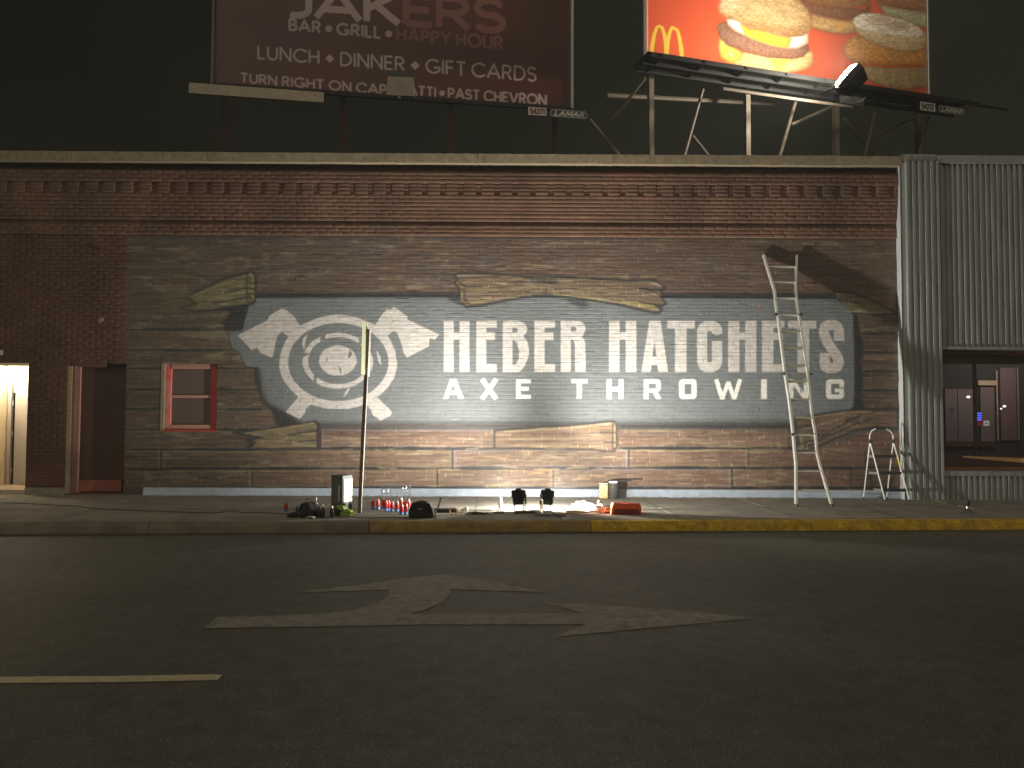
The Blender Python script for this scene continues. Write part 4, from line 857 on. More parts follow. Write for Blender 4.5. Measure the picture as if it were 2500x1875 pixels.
# left board print
c1 = Canvas(440, -330, 1480, 300, 1.6, (.080, .013, .008))
N1 = noise2(c1.h, c1.w, 60, 120); c1.img *= (.8 + .4 * N1)[..., None]
PK = (.47, .35, .33); PD = (.22, .08, .065); PY = (.46, .385, .34)
text(c1, 'JAKERS', (706, 37), (1229, 78), 68, 76, 17, PK, sp=.12, cols=lambda k: PK if k < 3 else PD)
text(c1, 'BAR . GRILL . HAPPY HOUR', (706, 73), (1226, 120), 26, 30, 6.4, PK, sp=.24, space=.3, cols=lambda k: PK if k < 10 else PD)
text(c1, 'LUNCH * DINNER * GIFT CARDS', (630, 143), (1308, 199), 31, 34, 4.8, PY, sp=.2, space=.24)
text(c1, 'TURN RIGHT ON CAP', (588, 200), (943, 231), 21.5, 23, 5.0, PK, sp=.22, space=.32)
text(c1, 'ATTI . PAST CHEVRON', (998, 231), (1333, 257), 22, 25, 5.2, PK, sp=.22, space=.32)
bl = empty('billboard', tuple(bp(957, 232, PL1)), 'dim maroon restaurant billboard on the roof, lit only faintly', 'billboard', group='billboards on the roof')
A, B, dv, nv, L_ = panel('poster', c1, PL1, (519, 203), (1395, 262), 3.25, .0125, bl)
ang = math.atan2(dv[1], dv[0])
def along(A, dv, nv, t, off, z): return (A[0] + dv[0] * t - nv[0] * off, A[1] + dv[1] * t - nv[1] * off, z)
MB().box(along(A, dv, nv, 0, .02, A[2] + 1.6), (.05, .10, 3.3), rz=ang).build('edge_trim', M_beam, bl)
MB().box(along(A, dv, nv, L_, .02, A[2] + 1.6), (.06, .12, 3.3), rz=ang).build('edge_trim', M_steel, bl)
p0 = bp(462, 204, PL1, .35); p1 = bp(790, 229, PL1, .35); c = (p0 + p1) / 2; c[2] -= .09
MB().box(c, (np.linalg.norm(p1 - p0), .06, .21), rz=ang, ry=.006).build('catwalk_board', M_trim, bl)
MB().box(along(A, dv, nv, L_ / 2, .04, A[2] - .06), (L_, .08, .09), rz=ang).build('lower_rail', M_beamd, bl)
def post(x, y0, pl, off, m, par, w_=.11, zb=5.3):
    t = bp(x, y0, pl, off); MB().box((t[0], t[1], (t[2] + zb) / 2), (w_, w_, t[2] - zb), rz=.1).build('post', m, par)
for x, y0 in ((549, 215), (838, 232), (1101, 247), (1355, 262)): post(x, y0, PL1, -.25, mat('faint_post', (.05, .02, .02), .9), bl, .12)
# its floodlight, unlit, seen from behind
def quadbox(name, pts, axis, m, par): return MB().prism(pts, axis).build(name, m, par)
YL = 1.0; fl = empty('floodlight', tuple(onwall(977, 236, YL)), 'unlit beige floodlight on a thin pole in front of the maroon billboard', 'floodlight', group='billboard floodlights')
P4 = [onwall(x, y, YL) for x, y in ((946, 186), (1009, 189), (1011, 234), (944, 232))]
quadbox('housing', P4, (0, .10, 0), mat('beige_housing', (.42, .36, .28), .6, ns=10, na=.1), fl); quadbox('hood', [onwall(x, y, YL + .02) for x, y in ((949, 173), (1004, 175), (1008, 188), (946, 185))], (0, .22, 0), M_black, fl)
quadbox('label_plate', [onwall(x, y, YL - .006) for x, y in ((966, 204), (990, 205), (990, 222), (966, 221))], (0, .004, 0), mat('label_plate', (.36, .30, .24), .5), fl)
MB().tube([onwall(976, 233, YL + .05), onwall(975, 300, YL + .05), onwall(974, 393, YL + .05)], .012).build('pole', M_beamd, fl); MB().lathe(onwall(975, 237, YL + .05), [(.02, -.02), (.03, 0), (.03, .05), (.02, .07)], 10).build('knuckle', M_white, fl)
# number and owner plates
def plate(cx_, w_, h_, pl, off, txt, p_size, bgc, fgc, par, oval=False, name='number_plate', rim=None):
    (x, y) = cx_; c = bp(x, y, pl, off); ex = np.array([pl_dv[0], pl_dv[1], 0.0]); ez = np.array([0, 0, 1.0]); res = 260
    k = Canvas(0, 0, w_, h_, res, bgc)
    if oval:
        r = h_ / 2; pts = arc(w_ - r, r, r - .01, r - .01, -90, 90, 10) + arc(r, r, r - .01, r - .01, 90, 270, 10); k.img[:] = (.02, .02, .02); k.line(pts + [pts[0]], .012, fgc)
    text(k, txt, (w_ * .12, h_ * .80), (w_ * .88, h_ * .80), h_ * .6, h_ * .6, p_size, fgc, sp=.18, slant=.25 if oval else 0)
    nx, nz = int(w_ / .009) + 2, int(h_ / .009) + 2; s_ = np.linspace(0, 1, nx); t_ = np.linspace(0, 1, nz)
    P = c[None, None] + ex * ((s_[None, :, None] - .5) * w_) + ez * ((.5 - t_[:, None, None]) * h_)
    X, Y = np.meshgrid(s_ * w_, t_ * h_); cols = k.sample(X.ravel(), Y.ravel()).reshape(P.shape)
    P = P[::-1]; cols = cols[::-1]; me = grid_mesh(name, P, cols); link(name, me, M_print, par)
    cc = c + np.array([0, .012, 0]); MB().box(cc, (w_, .012, h_), rz=math.atan2(ex[1], ex[0])).build('plate_back', M_dark, par)
pl_dv = dv
plate((1312, 272), .40, .17, PL1, .3, '54271', .030, (.50, .40, .36), (.07, .03, .03), bl)
plate((1389, 278), .83, .165, PL1, .3, 'LAMAR', .028, (.02, .02, .02), (.50, .47, .42), bl, True, 'owner_plate')
# right board print
c2 = Canvas(1540, -300, 2300, 275, 1.6, (.76, .115, .045)); T2 = lambda a, b_: noise2(c2.h, c2.w, a, b_)
tb = (.50 + .55 * T2(6, 11) + .40 * T2(2.4, 4)).astype(np.float32); tf = (.35 + .8 * T2(2.4, 3.2) + .5 * T2(5, 7)).astype(np.float32)
def Lb(pts): return [(1650 + x / 3.568, y / 3.568) for x, y in pts]
sh = lambda pts, a=.35, so=5: c2.poly([(x + 3, y + 5) for x, y in Lb(pts)], (.20, .02, .015), a, soft=so)
def food(pts, col, tex=None, sh_=True, rim=(.30, .14, .06), lite=None, rimw=3.5):
    if sh_: sh(pts)
    c2.poly(Lb(pts), col, 1, soft=.4, tex=tex)
    mk = c2.poly_mask(Lb(pts))
    if mk is not None:
        m, ax, ay, bx, by = mk; r_ = max(4, int(min(m.shape) * .13)); pm = np.pad(m, ((0, 0), (0, 0))); up_ = np.roll(blur(m, r_), -r_ // 2, 0); up_ = np.roll(up_, -r_ // 3, 1); f_ = 1 - .44 * np.clip(1.15 - up_ * 1.25, 0, 1) * m
        c2.img[ay:by, ax:bx] *= f_[..., None] ** np.array([.8, 1.15, 1.5]); c2.line(Lb(pts) + Lb(pts)[:1], rimw, rim, .55, soft=1.6)
# sandwich behind
food([(1180, 110), (1300, 150), (1500, 185), (1640, 190), (1640, 240), (1540, 285), (1430, 297), (1300, 272), (1180, 242)], (.66, .40, .16), tb)
food([(1060, -60), (1200, 30), (1400, 60), (1640, 80), (1690, 40), (1690, 110), (1620, 165), (1450, 170), (1280, 140), (1120, 90)], (.30, .13, .07), tf); food([(1080, -320), (1690, -320), (1720, -120), (1680, 40), (1500, 62), (1300, 45), (1090, -5)], (.50, .24, .09), tb)
c2.poly(Lb([(1365, 180), (1525, 212), (1432, 273)]), (.78, .42, .10), .9, soft=.6)
# lettuce sandwich at the right edge
food([(1745, -200), (2400, -200), (2400, 130), (2150, 110), (1960, 70), (1760, 20)], (.50, .22, .11), tf); food([(1762, 30), (1860, 60), (2150, 105), (2400, 140), (2400, 260), (2150, 232), (1960, 190), (1830, 135)], (.62, .56, .34), tb)
for k in range(9): c2.line(Lb([(1800 + k * 42, 55 + k * 9), (1830 + k * 42, 120 + k * 12)]), 2, (.40, .38, .2), .6, soft=1)
# front sandwich
food([(470, 520), (600, 455), (800, 490), (1000, 505), (1160, 440), (1197, 470), (1190, 560), (1120, 610), (980, 640), (820, 650), (650, 620), (500, 560)], (.70, .46, .20), tb)
food([(385, 330), (440, 360), (520, 420), (585, 470), (560, 520), (480, 550), (400, 500), (375, 420)], (.88, .52, .10), None, False, (.6, .3, .05)); c2.line(Lb([(405, 380), (430, 350)]), 4, (.95, .85, .5), .7, soft=1.5); c2.line(Lb([(478, 480), (488, 468)]), 3, (1, .95, .8), .8, soft=1)
food([(355, 245), (375, 205), (445, 185), (470, 250), (600, 315), (720, 365), (900, 412), (1050, 422), (1155, 385), (1160, 440), (1110, 495), (1000, 515), (800, 500), (620, 455), (450, 395), (385, 330)], (.33, .17, .11), tf, False, (.13, .05, .03))
food([(445, 170), (520, 160), (600, 200), (800, 290), (990, 322), (1150, 290), (1147, 375), (1060, 420), (975, 417), (850, 397), (700, 350), (600, 305), (520, 270), (455, 212)], (.84, .83, .78), None, False, (.5, .4, .3))
food([(553, 195), (650, 245), (740, 262), (850, 298), (990, 330), (1010, 340), (975, 417), (850, 397), (700, 350), (600, 300)], (.93, .56, .07), (.85 + .3 * T2(3, 5)).astype(np.float32), False, (.8, .5, .1), rimw=2)
food([(400, -10), (560, -180), (900, -200), (1070, 0), (1150, 80), (1190, 190), (1165, 270), (1100, 312), (990, 325), (900, 308), (850, 300), (740, 258), (640, 255), (560, 190), (430, 150), (372, 100), (376, 50)], (.74, .48, .22), tb, False)
c2.poly(Lb([(380, 60), (440, -60), (600, -100), (560, 60), (450, 120)]), (.86, .70, .46), .55, soft=7, tex=tb); c2.poly(Lb([(640, 255), (900, 290), (1100, 300), (1160, 250), (1100, 240), (900, 240), (760, 200), (600, 180)]), (.40, .18, .06), .55, soft=5, tex=tb)
for k in range(46):
    x, y = random.uniform(560, 1120), random.uniform(30, 270); c2.line(Lb([(x, y), (x + random.uniform(25, 70), y + random.uniform(-6, 30))]), 1.6, (.48, .26, .10) if k % 2 else (.90, .72, .42), .55, soft=.8)
c2.poly(Lb([(800, 508), (1000, 515), (885, 630)]), (.80, .42, .09), 1, soft=.5)
# right sandwich
food([(1635, 570), (1800, 590), (2400, 590), (2400, 740), (2150, 755), (2050, 780), (1900, 772), (1720, 722), (1640, 670)], (.46, .32, .15), tb)
food([(1455, 430), (1475, 380), (1510, 340), (1560, 300), (1700, 350), (1900, 420), (2400, 440), (2400, 570), (1900, 575), (1600, 560), (1480, 500)], (.66, .29, .07), tf, False, (.3, .12, .03))
for k in range(60):
    x, y = random.uniform(1480, 1880), random.uniform(330, 540); c2.line(Lb([(x, y), (x + random.uniform(6, 22), y + random.uniform(-14, 14))]), 2.2, (.85, .48, .15) if k % 2 else (.36, .13, .03), .6, soft=.7)
food([(1538, 190), (1560, 150), (1630, 118), (1760, 118), (1960, 160), (2100, 220), (2180, 300), (2190, 400), (2120, 440), (2000, 452), (1850, 420), (1700, 370), (1580, 290)], (.76, .56, .32), tb, False)
c2.poly(Lb([(1540, 190), (1565, 152), (1630, 120), (1760, 120), (1960, 165), (2100, 225), (2165, 290), (2100, 320), (1950, 310), (1750, 280), (1600, 250)]), (.95, .84, .66), .95, soft=2, tex=tb)
c2.line([(1650 + x / 3.568, y / 3.568) for x, y in arc(1790, 175, 125, 40, 0, 360, 24)], 3, (.50, .24, .12), .7, soft=1); c2.line([(1650 + x / 3.568, y / 3.568) for x, y in arc(1935, 228, 100, 34, 0, 360, 24)], 3, (.50, .24, .12), .7, soft=1)
c2.poly([(1650 + x / 3.568, y / 3.568) for x, y in arc(1935, 228, 80, 24, 0, 360, 24)], (.55, .30, .17), .6, soft=2, tex=tf); c2.poly([(1650 + x / 3.568, y / 3.568) for x, y in arc(1780, 172, 100, 28, 0, 360, 24)], (.58, .32, .19), .6, soft=2, tex=tf)
# arches
GY = (.90, .60, .08)
for a_ in (0, 1):
    xo = 1591 + a_ * 36.5; yo = 61.5 + a_ * 7
    pts = [(xo - (1 if a_ == 0 else 0) + 0, 137 + a_ * 1), (xo + 2, 108), (xo + 7, 82), (xo + 13, 67), (xo + 19, 63.5 + a_ * 6), (xo + 26, 68 + a_ * 6), (xo + 31, 84 + a_ * 6), (xo + 35, 108 + a_ * 6), (xo + 36.5 + a_ * 2, 138.5 + a_ * 10)]
    for i in range(len(pts) - 1):
        u = abs(i + .5 - 4) / 4; c2.line([pts[i], pts[i + 1]], 6.0 + 4.5 * u, GY, cap='round' if 0 < i < 7 else 'butt')
for j in range(2):
    y0 = 214 + j * 5
    for k in range(52 - j * 10):
        x = 2070 + k * 3.4
        if random.random() < .82: c2.line([(x, y0 + (x - 2070) * .155), (x + random.uniform(1.2, 2.6), y0 + (x - 2070) * .155)], 1.6, (.85, .55, .45), .8)
c2.line([(1579, -300), (1581, 135), (1590, 146), (1640, 157)], 2.4, (.75, .7, .66), .8)
br = empty('billboard', tuple(bp(1900, 200, PL2)), 'brightly lit red breakfast sandwich billboard with yellow arches', 'billboard', group='billboards on the roof')
A, B, dv, nv, L_ = panel('poster', c2, PL2, (1575, 150), (2262, 252), 3.3, .0135, br); pl_dv = dv; ang = math.atan2(dv[1], dv[0])
MB().box(along(A, dv, nv, L_ / 2, .03, A[2] - .06), (L_, .09, .13), rz=ang).build('lower_rail', M_trim, br)
MB().box(along(A, dv, nv, -.03, .03, A[2] + 1.68), (.06, .09, 3.25), rz=ang, ch=.01).build('edge_trim', M_steel, br); MB().box(along(A, dv, nv, L_ + .03, .03, A[2] + 1.6), (.07, .10, 3.4), rz=ang, ch=.01).build('edge_trim', M_steel, br)
# catwalk frame below and in front
zc0 = A[2] - .34
for off in (.25, .6, .95): MB().box(along(A, dv, nv, L_ / 2 + .1, off, zc0), (L_ + .9, .05, .08), rz=ang).build('catwalk_rail', M_beamd, br)
for k in range(9): MB().box(along(A, dv, nv, -.1 + k * (L_ + .3) / 8, .6, zc0 + .01), (.05, .8, .06), rz=ang).build('catwalk_bracket', M_beamd, br)
for j in range(8): MB().box(along(A, dv, nv, L_ / 2, .34 + j * .08, zc0 + .07), (L_ + .8, .055, .02), rz=ang).build('catwalk_slat', M_beamd, br)
def cylm(p, q, r, m, name): return MB().tube([p, q], r, 6).build(name, m, br)
for x, y0 in ((1588, 190), (1823, 205), (2040, 235), (2240, 280)):
    t = bp(x, y0, PL2, -.1); MB().box((t[0], t[1], (t[2] + .5 + 5.3) / 2), (.11, .12, t[2] + .5 - 5.3), rz=ang).build('post', M_beam, br)
for (x0, y0, x1, y1, o0, o1) in ((1716, 218, 1664, 405, .3, .5), (1942, 250, 1897, 405, .3, .5), (2036, 258, 1932, 304, -.1, .3), (2137, 275, 2106, 405, .3, .5), (2236, 285, 2122, 340, -.1, .35), (1440, 292, 1530, 402, -.6, -.6), (1690, 330, 1750, 405, .3, -.6), (2062, 290, 2152, 402, -.1, -.6), (2266, 285, 2240, 400, .2, .5), (1575, 190, 1490, 300, .3, -.6)):
    cylm(bp(x0, y0, PL2, o0), bp(x1, y1, PL2, o1), .035, M_beam, 'brace')
cylm(bp(1482, 233, PL2, -.9), bp(1890, 254, PL2, -.9), .05, M_beam, 'rear_rail'); cylm(bp(1765, 217, PL2, .9), bp(2080, 262, PL2, .9), .035, M_beam, 'front_rail')
plate((2265, 260.5), .42, .19, PL2, 1.02, '54272', .034, (.72, .68, .62), (.05, .05, .05), br); plate((2324, 269.5), .76, .155, PL2, 1.02, 'LAMAR', .028, (.02, .02, .02), (.60, .58, .52), br, True, 'owner_plate')
MB().box(along(A, dv, nv, L_ + .35, .99, A[2] - .38), (2.0, .03, .05), rz=ang).build('plate_rail', M_beamd, br)
# lit floodlight
YF = 1.1; aim = bp(1730, -60, PL2); lc = onwall(2066, 186, YF); fd = Vector((-.70, .06, .66)).normalized()
fl2 = empty('floodlight', tuple(lc), 'lit floodlight on an arm shining up at the red billboard', 'floodlight', group='billboard floodlights')
q = fd.to_track_quat('Z', 'Y').to_matrix()
def rot(p): return np.array(lc) + np.array(q @ Vector(p))
V = [rot(p) for p in ((-.30, -.20, .0), (.30, -.20, 0), (.30, .20, 0), (-.30, .20, 0), (-.20, -.13, -.36), (.20, -.13, -.36), (.20, .13, -.36), (-.20, .13, -.36), (-.29, -.19, -.14), (.29, -.19, -.14), (.29, .19, -.14), (-.29, .19, -.14))]
MB().add(V, [(7, 6, 5, 4), (0, 1, 9, 8), (1, 2, 10, 9), (2, 3, 11, 10), (3, 0, 8, 11), (8, 9, 5, 4), (9, 10, 6, 5), (10, 11, 7, 6), (11, 8, 4, 7), (0, 3, 2, 1)]).build('housing', M_black, fl2)
MB().add([rot(p) for p in ((-.27, -.17, .006), (.27, -.17, .006), (.27, .17, .006), (-.27, .17, .006), (-.20, -.11, .07), (.20, -.11, .07), (.20, .11, .07), (-.20, .11, .07))], [(4, 5, 6, 7), (0, 1, 5, 4), (1, 2, 6, 5), (2, 3, 7, 6), (3, 0, 4, 7)]).build('lamp_glass', mat('flood_glass', (1, .95, .85), .3, emit=(1.0, .93, .80), es=BOARD_LAMP), fl2)
MB().tube([rot((0, -.1, -.3)), onwall(2040, 214, YF), onwall(2005, 230, YF + .4)], .022).build('arm', M_beamd, fl2)
# grey gear box on the rail
gb = empty('gear_box', tuple(bp(2084, 258, PL2, .5)), 'silver electrical box with small lamp on the lit billboard rail', 'electrical box')
quadbox('box', [bp(x, y, PL2, .5) for x, y in ((2057, 221), (2111, 232), (2109, 260), (2058, 250))], (nv[0] * .1, nv[1] * .1, 0), M_steel, gb); quadbox('lamp_head', [bp(x, y, PL2, .58) for x, y in ((2080, 218), (2107, 223), (2112, 238), (2076, 234))], (nv[0] * .14, nv[1] * .14, 0), mat('dull_silver', (.38, .38, .38), .5, .4), gb)
MB().tube([bp(2111, 229, PL2, .6), bp(2113, 238, PL2, .6), bp(2104, 246, PL2, .6), bp(2092, 249, PL2, .6)], .008).build('cable', M_white, gb)

# ------------------------------------------------------------------ work lights on the sidewalk
M_lens = mat('work_light_lens', (1, 1, .95), .3, emit=(1.0, .965, .86), es=WORK_LIGHT)
def work_light(px, py, yaw, tilt, label, sc=1.0):
    g = onside(px, py); t = empty('work_light', tuple(g), label, 'work light', group='LED work lights', rz=0)
    hz = .215; q = Matrix.Rotation(yaw, 3, 'Z') @ Matrix.Rotation(tilt, 3, 'X')
    c = np.array([g[0], g[1], g[2] + hz])
    def P(x, y, z): return c + np.array(q @ Vector((x, y, z)))
    W2_, H2_ = .118, .122
    out = [(-W2_ + .015, -H2_), (W2_ - .015, -H2_), (W2_, -H2_ + .02), (W2_, H2_ - .03), (W2_ - .02, H2_ - .012), (.05, H2_ - .012), (.035, H2_ + .012), (-.035, H2_ + .012), (-.05, H2_ - .012), (-W2_ + .02, H2_ - .012), (-W2_, H2_ - .03), (-W2_, -H2_ + .02)]
    MB().prism([P(x, -.012, z) for x, z in out], Vector(P(0, .035, 0) - P(0, 0, 0))).build('housing', M_black, t)
    bb = MB()
    for k in range(7): bb.prism([P(-.07, -.012, -.06 + k * .02), P(.07, -.012, -.06 + k * .02), P(.07, -.022, -.057 + k * .02), P(-.07, -.022, -.057 + k * .02)], Vector(P(0, 0, .006) - P(0, 0, 0)))
    bb.build('cooling_fin', M_black, t)['kind'] = 'stuff'
    MB().add([P(-.085, .0242, -.09), P(-.085, .0242, .085), P(.085, .0242, .085), P(.085, .0242, -.09)], [(0, 1, 2, 3)]).build('lens', M_lens, t)
    cy, sy = math.cos(yaw), math.sin(yaw)
    def G(x, y, z): return (g[0] + x * cy - y * sy, g[1] + x * sy + y * cy, g[2] + z)
    for s in (-1, 1):
        MB().tube([P(s * .112, .0, .02), P(s * .112, 0, -.05), G(s * .075, 0, .085), G(s * .07, -.0, .015)], .007, 7).build('bracket', M_black, t)
        MB().tube([G(s * .07, -.10, .008), G(s * .07, .10, .008)], .008, 7).build('foot', M_black, t)
        MB().lathe(P(s * .118, 0, .02), [(.014, -.012), (.018, -.006), (.018, .006), (.012, .012)], 10).build('knob', M_black, t)
    sp_d = bpy.data.lights.new('added_side_spot', 'SPOT'); sp_o = bpy.data.objects.new('added_side_spot', sp_d); COL.objects.link(sp_o)  # extra spot added in each head, aimed sideways to even the wall light
    sgn_ = -1 if yaw > 0 else 1; by, bt, bh = ((92, 51, 73.5) if sgn_ < 0 else (92, 44, 70))
    bd = Vector((sgn_ * math.sin(math.radians(by)) * math.cos(math.radians(bt)), math.cos(math.radians(by)) * math.cos(math.radians(bt)), math.sin(math.radians(bt))))
    sp_d.energy = ADDED_SPOT[0 if sgn_ < 0 else 1]; sp_d.spot_size = math.radians(2 * bh); sp_d.spot_blend = 1.0; sp_d.shadow_soft_size = .05; sp_d.color = (1.0, .95, .83)
    sp_o.location = P(0, .09, .02); sp_o.rotation_euler = (-bd).to_track_quat('Z', 'Y').to_euler()
    MB().tube([G(-.07, -.09, .01), G(.07, -.09, .01)], .007, 7).build('crossbar', M_black, t)
    return t
work_light(1267, 1247, math.radians(24), math.radians(-14), 'black LED work light, the wider of the two, beside the white bottle')
work_light(1335, 1247, math.radians(-34), math.radians(-14), 'narrower-looking black LED work light with a clear bottle in front')

# ------------------------------------------------------------------ ladders
def beam(pts, wv, dv_, cap=True):
    """rectangular bar along pts; wv, dv_: half-width vectors"""
    V = []; n = len(pts); Fc = []
    for p in pts:
        p = np.array(p, float); V += [p - wv - dv_, p + wv - dv_, p + wv + dv_, p - wv + dv_]
    for i in range(n - 1):
        for k in range(4): j = (k + 1) % 4; Fc.append((i * 4 + k, i * 4 + j, i * 4 + 4 + j, i * 4 + 4 + k))
    Fc += [(3, 2, 1, 0), tuple(range(4 * n - 4, 4 * n))]
    return MB().add(V, Fc)
bL, bR = onside(1943, 1237), onside(2031, 1236); yb = (bL[1] + bR[1]) / 2; zb = (bL[2] + bR[2]) / 2; zt_ = onwall(1900, 622, -.05)[2]
nn = np.array([0, zt_ - zb, -(-.05 - yb)]); nn = nn / np.linalg.norm(nn); dd_ = nn @ np.array([0, yb, zb])
nn[2] = -abs(nn[2]) if False else nn[2]
def lad(x, y): return un(x, y, nn, dd_)
sdir = np.array([0, -.05 - yb, zt_ - zb]); sdir = sdir / np.linalg.norm(sdir); nrm = np.cross(np.array([1, 0, 0]), sdir)
ladder = empty('extension_ladder', (float(bL[0] + bR[0]) / 2, yb, zb), 'tall aluminium multi-position ladder leaning on the mural over the last letters', 'ladder')
wv = np.array([.0145, 0, 0]); dp = nrm * .034
lo_ = [(1863.9, 622.7), (1870, 644), (1890.4, 709.5), (1896.5, 767)]; li_ = [(1899, 772), (1915.8, 909.7), (1926, 973.8), (1936.5, 1062)]; lb_ = [(1936, 1058), (1943, 1134), (1943.3, 1236.5)]
ro_ = [(1944.7, 624), (1943, 668), (1942, 709.5), (1948.5, 767)]; ri_ = [(1950, 772), (1971, 909.7), (1982.4, 1019), (1991, 1062)]; rb_ = [(1990, 1058), (1994.3, 1108), (2004, 1145), (2031, 1235)]
for P_, off in ((lo_, 0), (li_, 0), (lb_, 0), (ro_, 0), (ri_, 0), (rb_, 0)): beam([lad(*p) for p in P_], wv * 1.15, dp).build('rail', M_alu, ladder)
def xat(chain, y):
    for (x0, y0), (x1, y1) in zip(chain[:-1], chain[1:]):
        if y0 <= y <= y1: return x0 + (x1 - x0) * (y - y0) / (y1 - y0)
    return chain[-1][0]
LC, RC = lo_ + li_ + lb_, ro_ + ri_ + rb_
for y in (652, 690, 729, 770, 809.6, 850.6, 892.8, 931, 976, 1020.5, 1062.8, 1106, 1150.7, 1197.4):
    a_, c_ = lad(xat(LC, y), y), lad(xat(RC, y), y); wide = 800 < y < 1040
    beam([a_, c_], nrm * (.026 if wide else .022), sdir * (.017 if wide else .012)).build('rung', M_alum if wide else M_alu, ladder)
for (x, y, s) in ((1896.5, 768, -1), (1951, 768, 1), (1914.5, 913, -1), (1975, 913, 1), (1937, 1061, -1), (1992, 1061, 1)):
    p = lad(x, y); MB().box(p + np.array([s * .022, 0, 0]), (.055, .09, .045), ch=.01).build('lock_tab', M_black, ladder)
for (x, y) in ((1943.3, 1236.5), (2031, 1235)): p = lad(x, y); MB().box(p + np.array([0, 0, .015]), (.05, .09, .05), ch=.01).build('rubber_foot', M_black, ladder)
p = lad(2010, 1190); MB().box(p - nrm * .036, (.016, .004, .22), rx=math.atan2(-yb, 4)).build('sticker', mat('rail_sticker', (.9, .9, .85), .5), ladder) if False else None
MB().box(lad(1945.4, 700) - nrm * .036, (.02, .004, .22), rx=0).build('sticker', mat('yellow_sticker', (.75, .7, .1), .5), ladder); 
# step ladder
FL, FR_ = onside(2161.5, 1223.4), onside(2221, 1223.4); BL, BR_ = onside(2108, 1212.5), onside(2164.7, 1211.5)
BL = onwall(2108, 1212.5, -.12); BR_ = onwall(2164.7, 1211.5, -.12); BL = np.array([BL[0] * 1.0, BL[1], side_z(*BL[:2])]); BR_ = np.array([BR_[0], BR_[1], side_z(*BR_[:2])])
yh = BL[1] + .42 * (FL[1] - BL[1]); HL, HR = onwall(2124, 1078, yh), onwall(2181, 1078, yh)
step = empty('step_ladder', tuple((FL + BR_) / 2), 'three-step folding stepladder with white legs near the corrugated pilaster', 'stepladder')
ST = MB
M_wleg = mat('white_enamel_tube', (.80, .80, .78), .35, .2)
TL_, TR_ = onwall(2128, 1052, yh - .03), onwall(2177, 1052, yh - .03)
for a_, c_ in ((FL, HL), (FR_, HR)): MB().tube([a_, a_ + (c_ - a_) * .5, c_], .013, 8).build('front_leg', M_wleg, step)
for a_, c_ in ((BL, HL), (BR_, HR)): MB().tube([a_, c_], .0115, 8).build('rear_leg', M_wleg, step)
h1 = onwall(2134, 1048, yh - .03); h2 = onwall(2171, 1048, yh - .03)
MB().tube([HL, onwall(2123.5, 1062, yh - .01), onwall(2128, 1052, yh - .02), onwall(2138, 1046.8, yh - .03)], .013, 8).build('hoop', M_wleg, step); MB().tube([HR, onwall(2180, 1062, yh - .01), onwall(2173, 1052, yh - .02), onwall(2162, 1046.8, yh - .03)], .013, 8).build('hoop', M_wleg, step)
MB().tube([onwall(2137, 1046.8, yh - .03), onwall(2163, 1046.8, yh - .03)], .016, 8).build('hand_grip', M_black, step)
for h_ in (HL, HR): MB().lathe(h_ + np.array([0, 0, -.03]), [(.02, 0), (.022, .02), (.022, .06), (.018, .07)], 8).build('hinge', M_black, step)
for yy, dpt in ((1111.6, .17), (1153, .17), (1194.5, .16)):
    t_ = (1223.4 - yy) / (1223.4 - 1078); a_ = FL + (HL - FL) * t_; c_ = FR_ + (HR - FR_) * t_; m_ = (a_ + c_) / 2; bk = BL + (HL - BL) * t_
    off = (bk - a_) / np.linalg.norm(bk - a_) * min(dpt, np.linalg.norm(bk - a_)) / 2; off[2] = 0
    dx = c_ - a_; MB().add([a_ + v * 1 + w_ for w_ in (np.array([0, 0, 0]), np.array([0, 0, -.045])) for v in (-off * .15, -off * .15 + dx, off * 2 + dx, off * 2)], [(0, 1, 2, 3), (7, 6, 5, 4), (0, 4, 5, 1), (1, 5, 6, 2), (2, 6, 7, 3), (3, 7, 4, 0)]).build('tread', M_black, step)
MB().tube([BL + (HL - BL) * .09, BR_ + (HR - BR_) * .09], .008, 6).build('cross_brace', M_steel, step); MB().tube([BL + (HL - BL) * .52, BR_ + (HR - BR_) * .52], .008, 6).build('cross_brace', M_steel, step)
p = FR_ + (HR - FR_) * .58; q_ = FR_ + (HR - FR_) * .70; MB().tube([p - np.array([0, .002, 0]), q_ - np.array([0, .002, 0])], .0145, 8).build('sticker', mat('yellow_label', (.8, .62, .04), .5), step)
for f_ in (FL, FR_, BL, BR_): MB().lathe(f_ + np.array([0, 0, -.004]), [(.014, 0), (.018, .006), (.018, .03), (.014, .036)], 8).build('rubber_foot', M_black, step)

# ------------------------------------------------------------------ street sign seen edge-on
g = onside(877, 1252); yP = g[1]
sign = empty('street_sign', tuple(g), 'grey steel signpost with two parking signs seen almost edge-on', 'street sign')
M_post = mat('sign_post_steel', (.15, .11, .095), .7, .1, ns=12, na=.15)
top = onwall(898.5, 803, yP); w1 = np.array([.026, 0, 0]); w2_ = np.array([0, .018, 0])
P_ = [g, top]; beam(P_, w1 * .85, np.array([0, .004, 0])).build('post', M_post, sign)
beam([np.array(p) + np.array([.026, .02, 0]) for p in P_], np.array([.003, 0, 0]), np.array([0, .018, 0])).build('post_flange', mat('lit_flange_steel', (.6, .58, .54), .45, .4), sign)  # lit right edge of the post put into a paler flange
beam([np.array(p) + np.array([-.024, .02, 0]) for p in P_], np.array([.003, 0, 0]), np.array([0, .018, 0])).build('post_flange', M_post, sign)
M_sgn = mat('sign_edge_back', (.25, .27, .17), .5, ns=8, na=.06); M_sgn2 = mat('sign_back_metal', (.38, .37, .34), .5, .3)
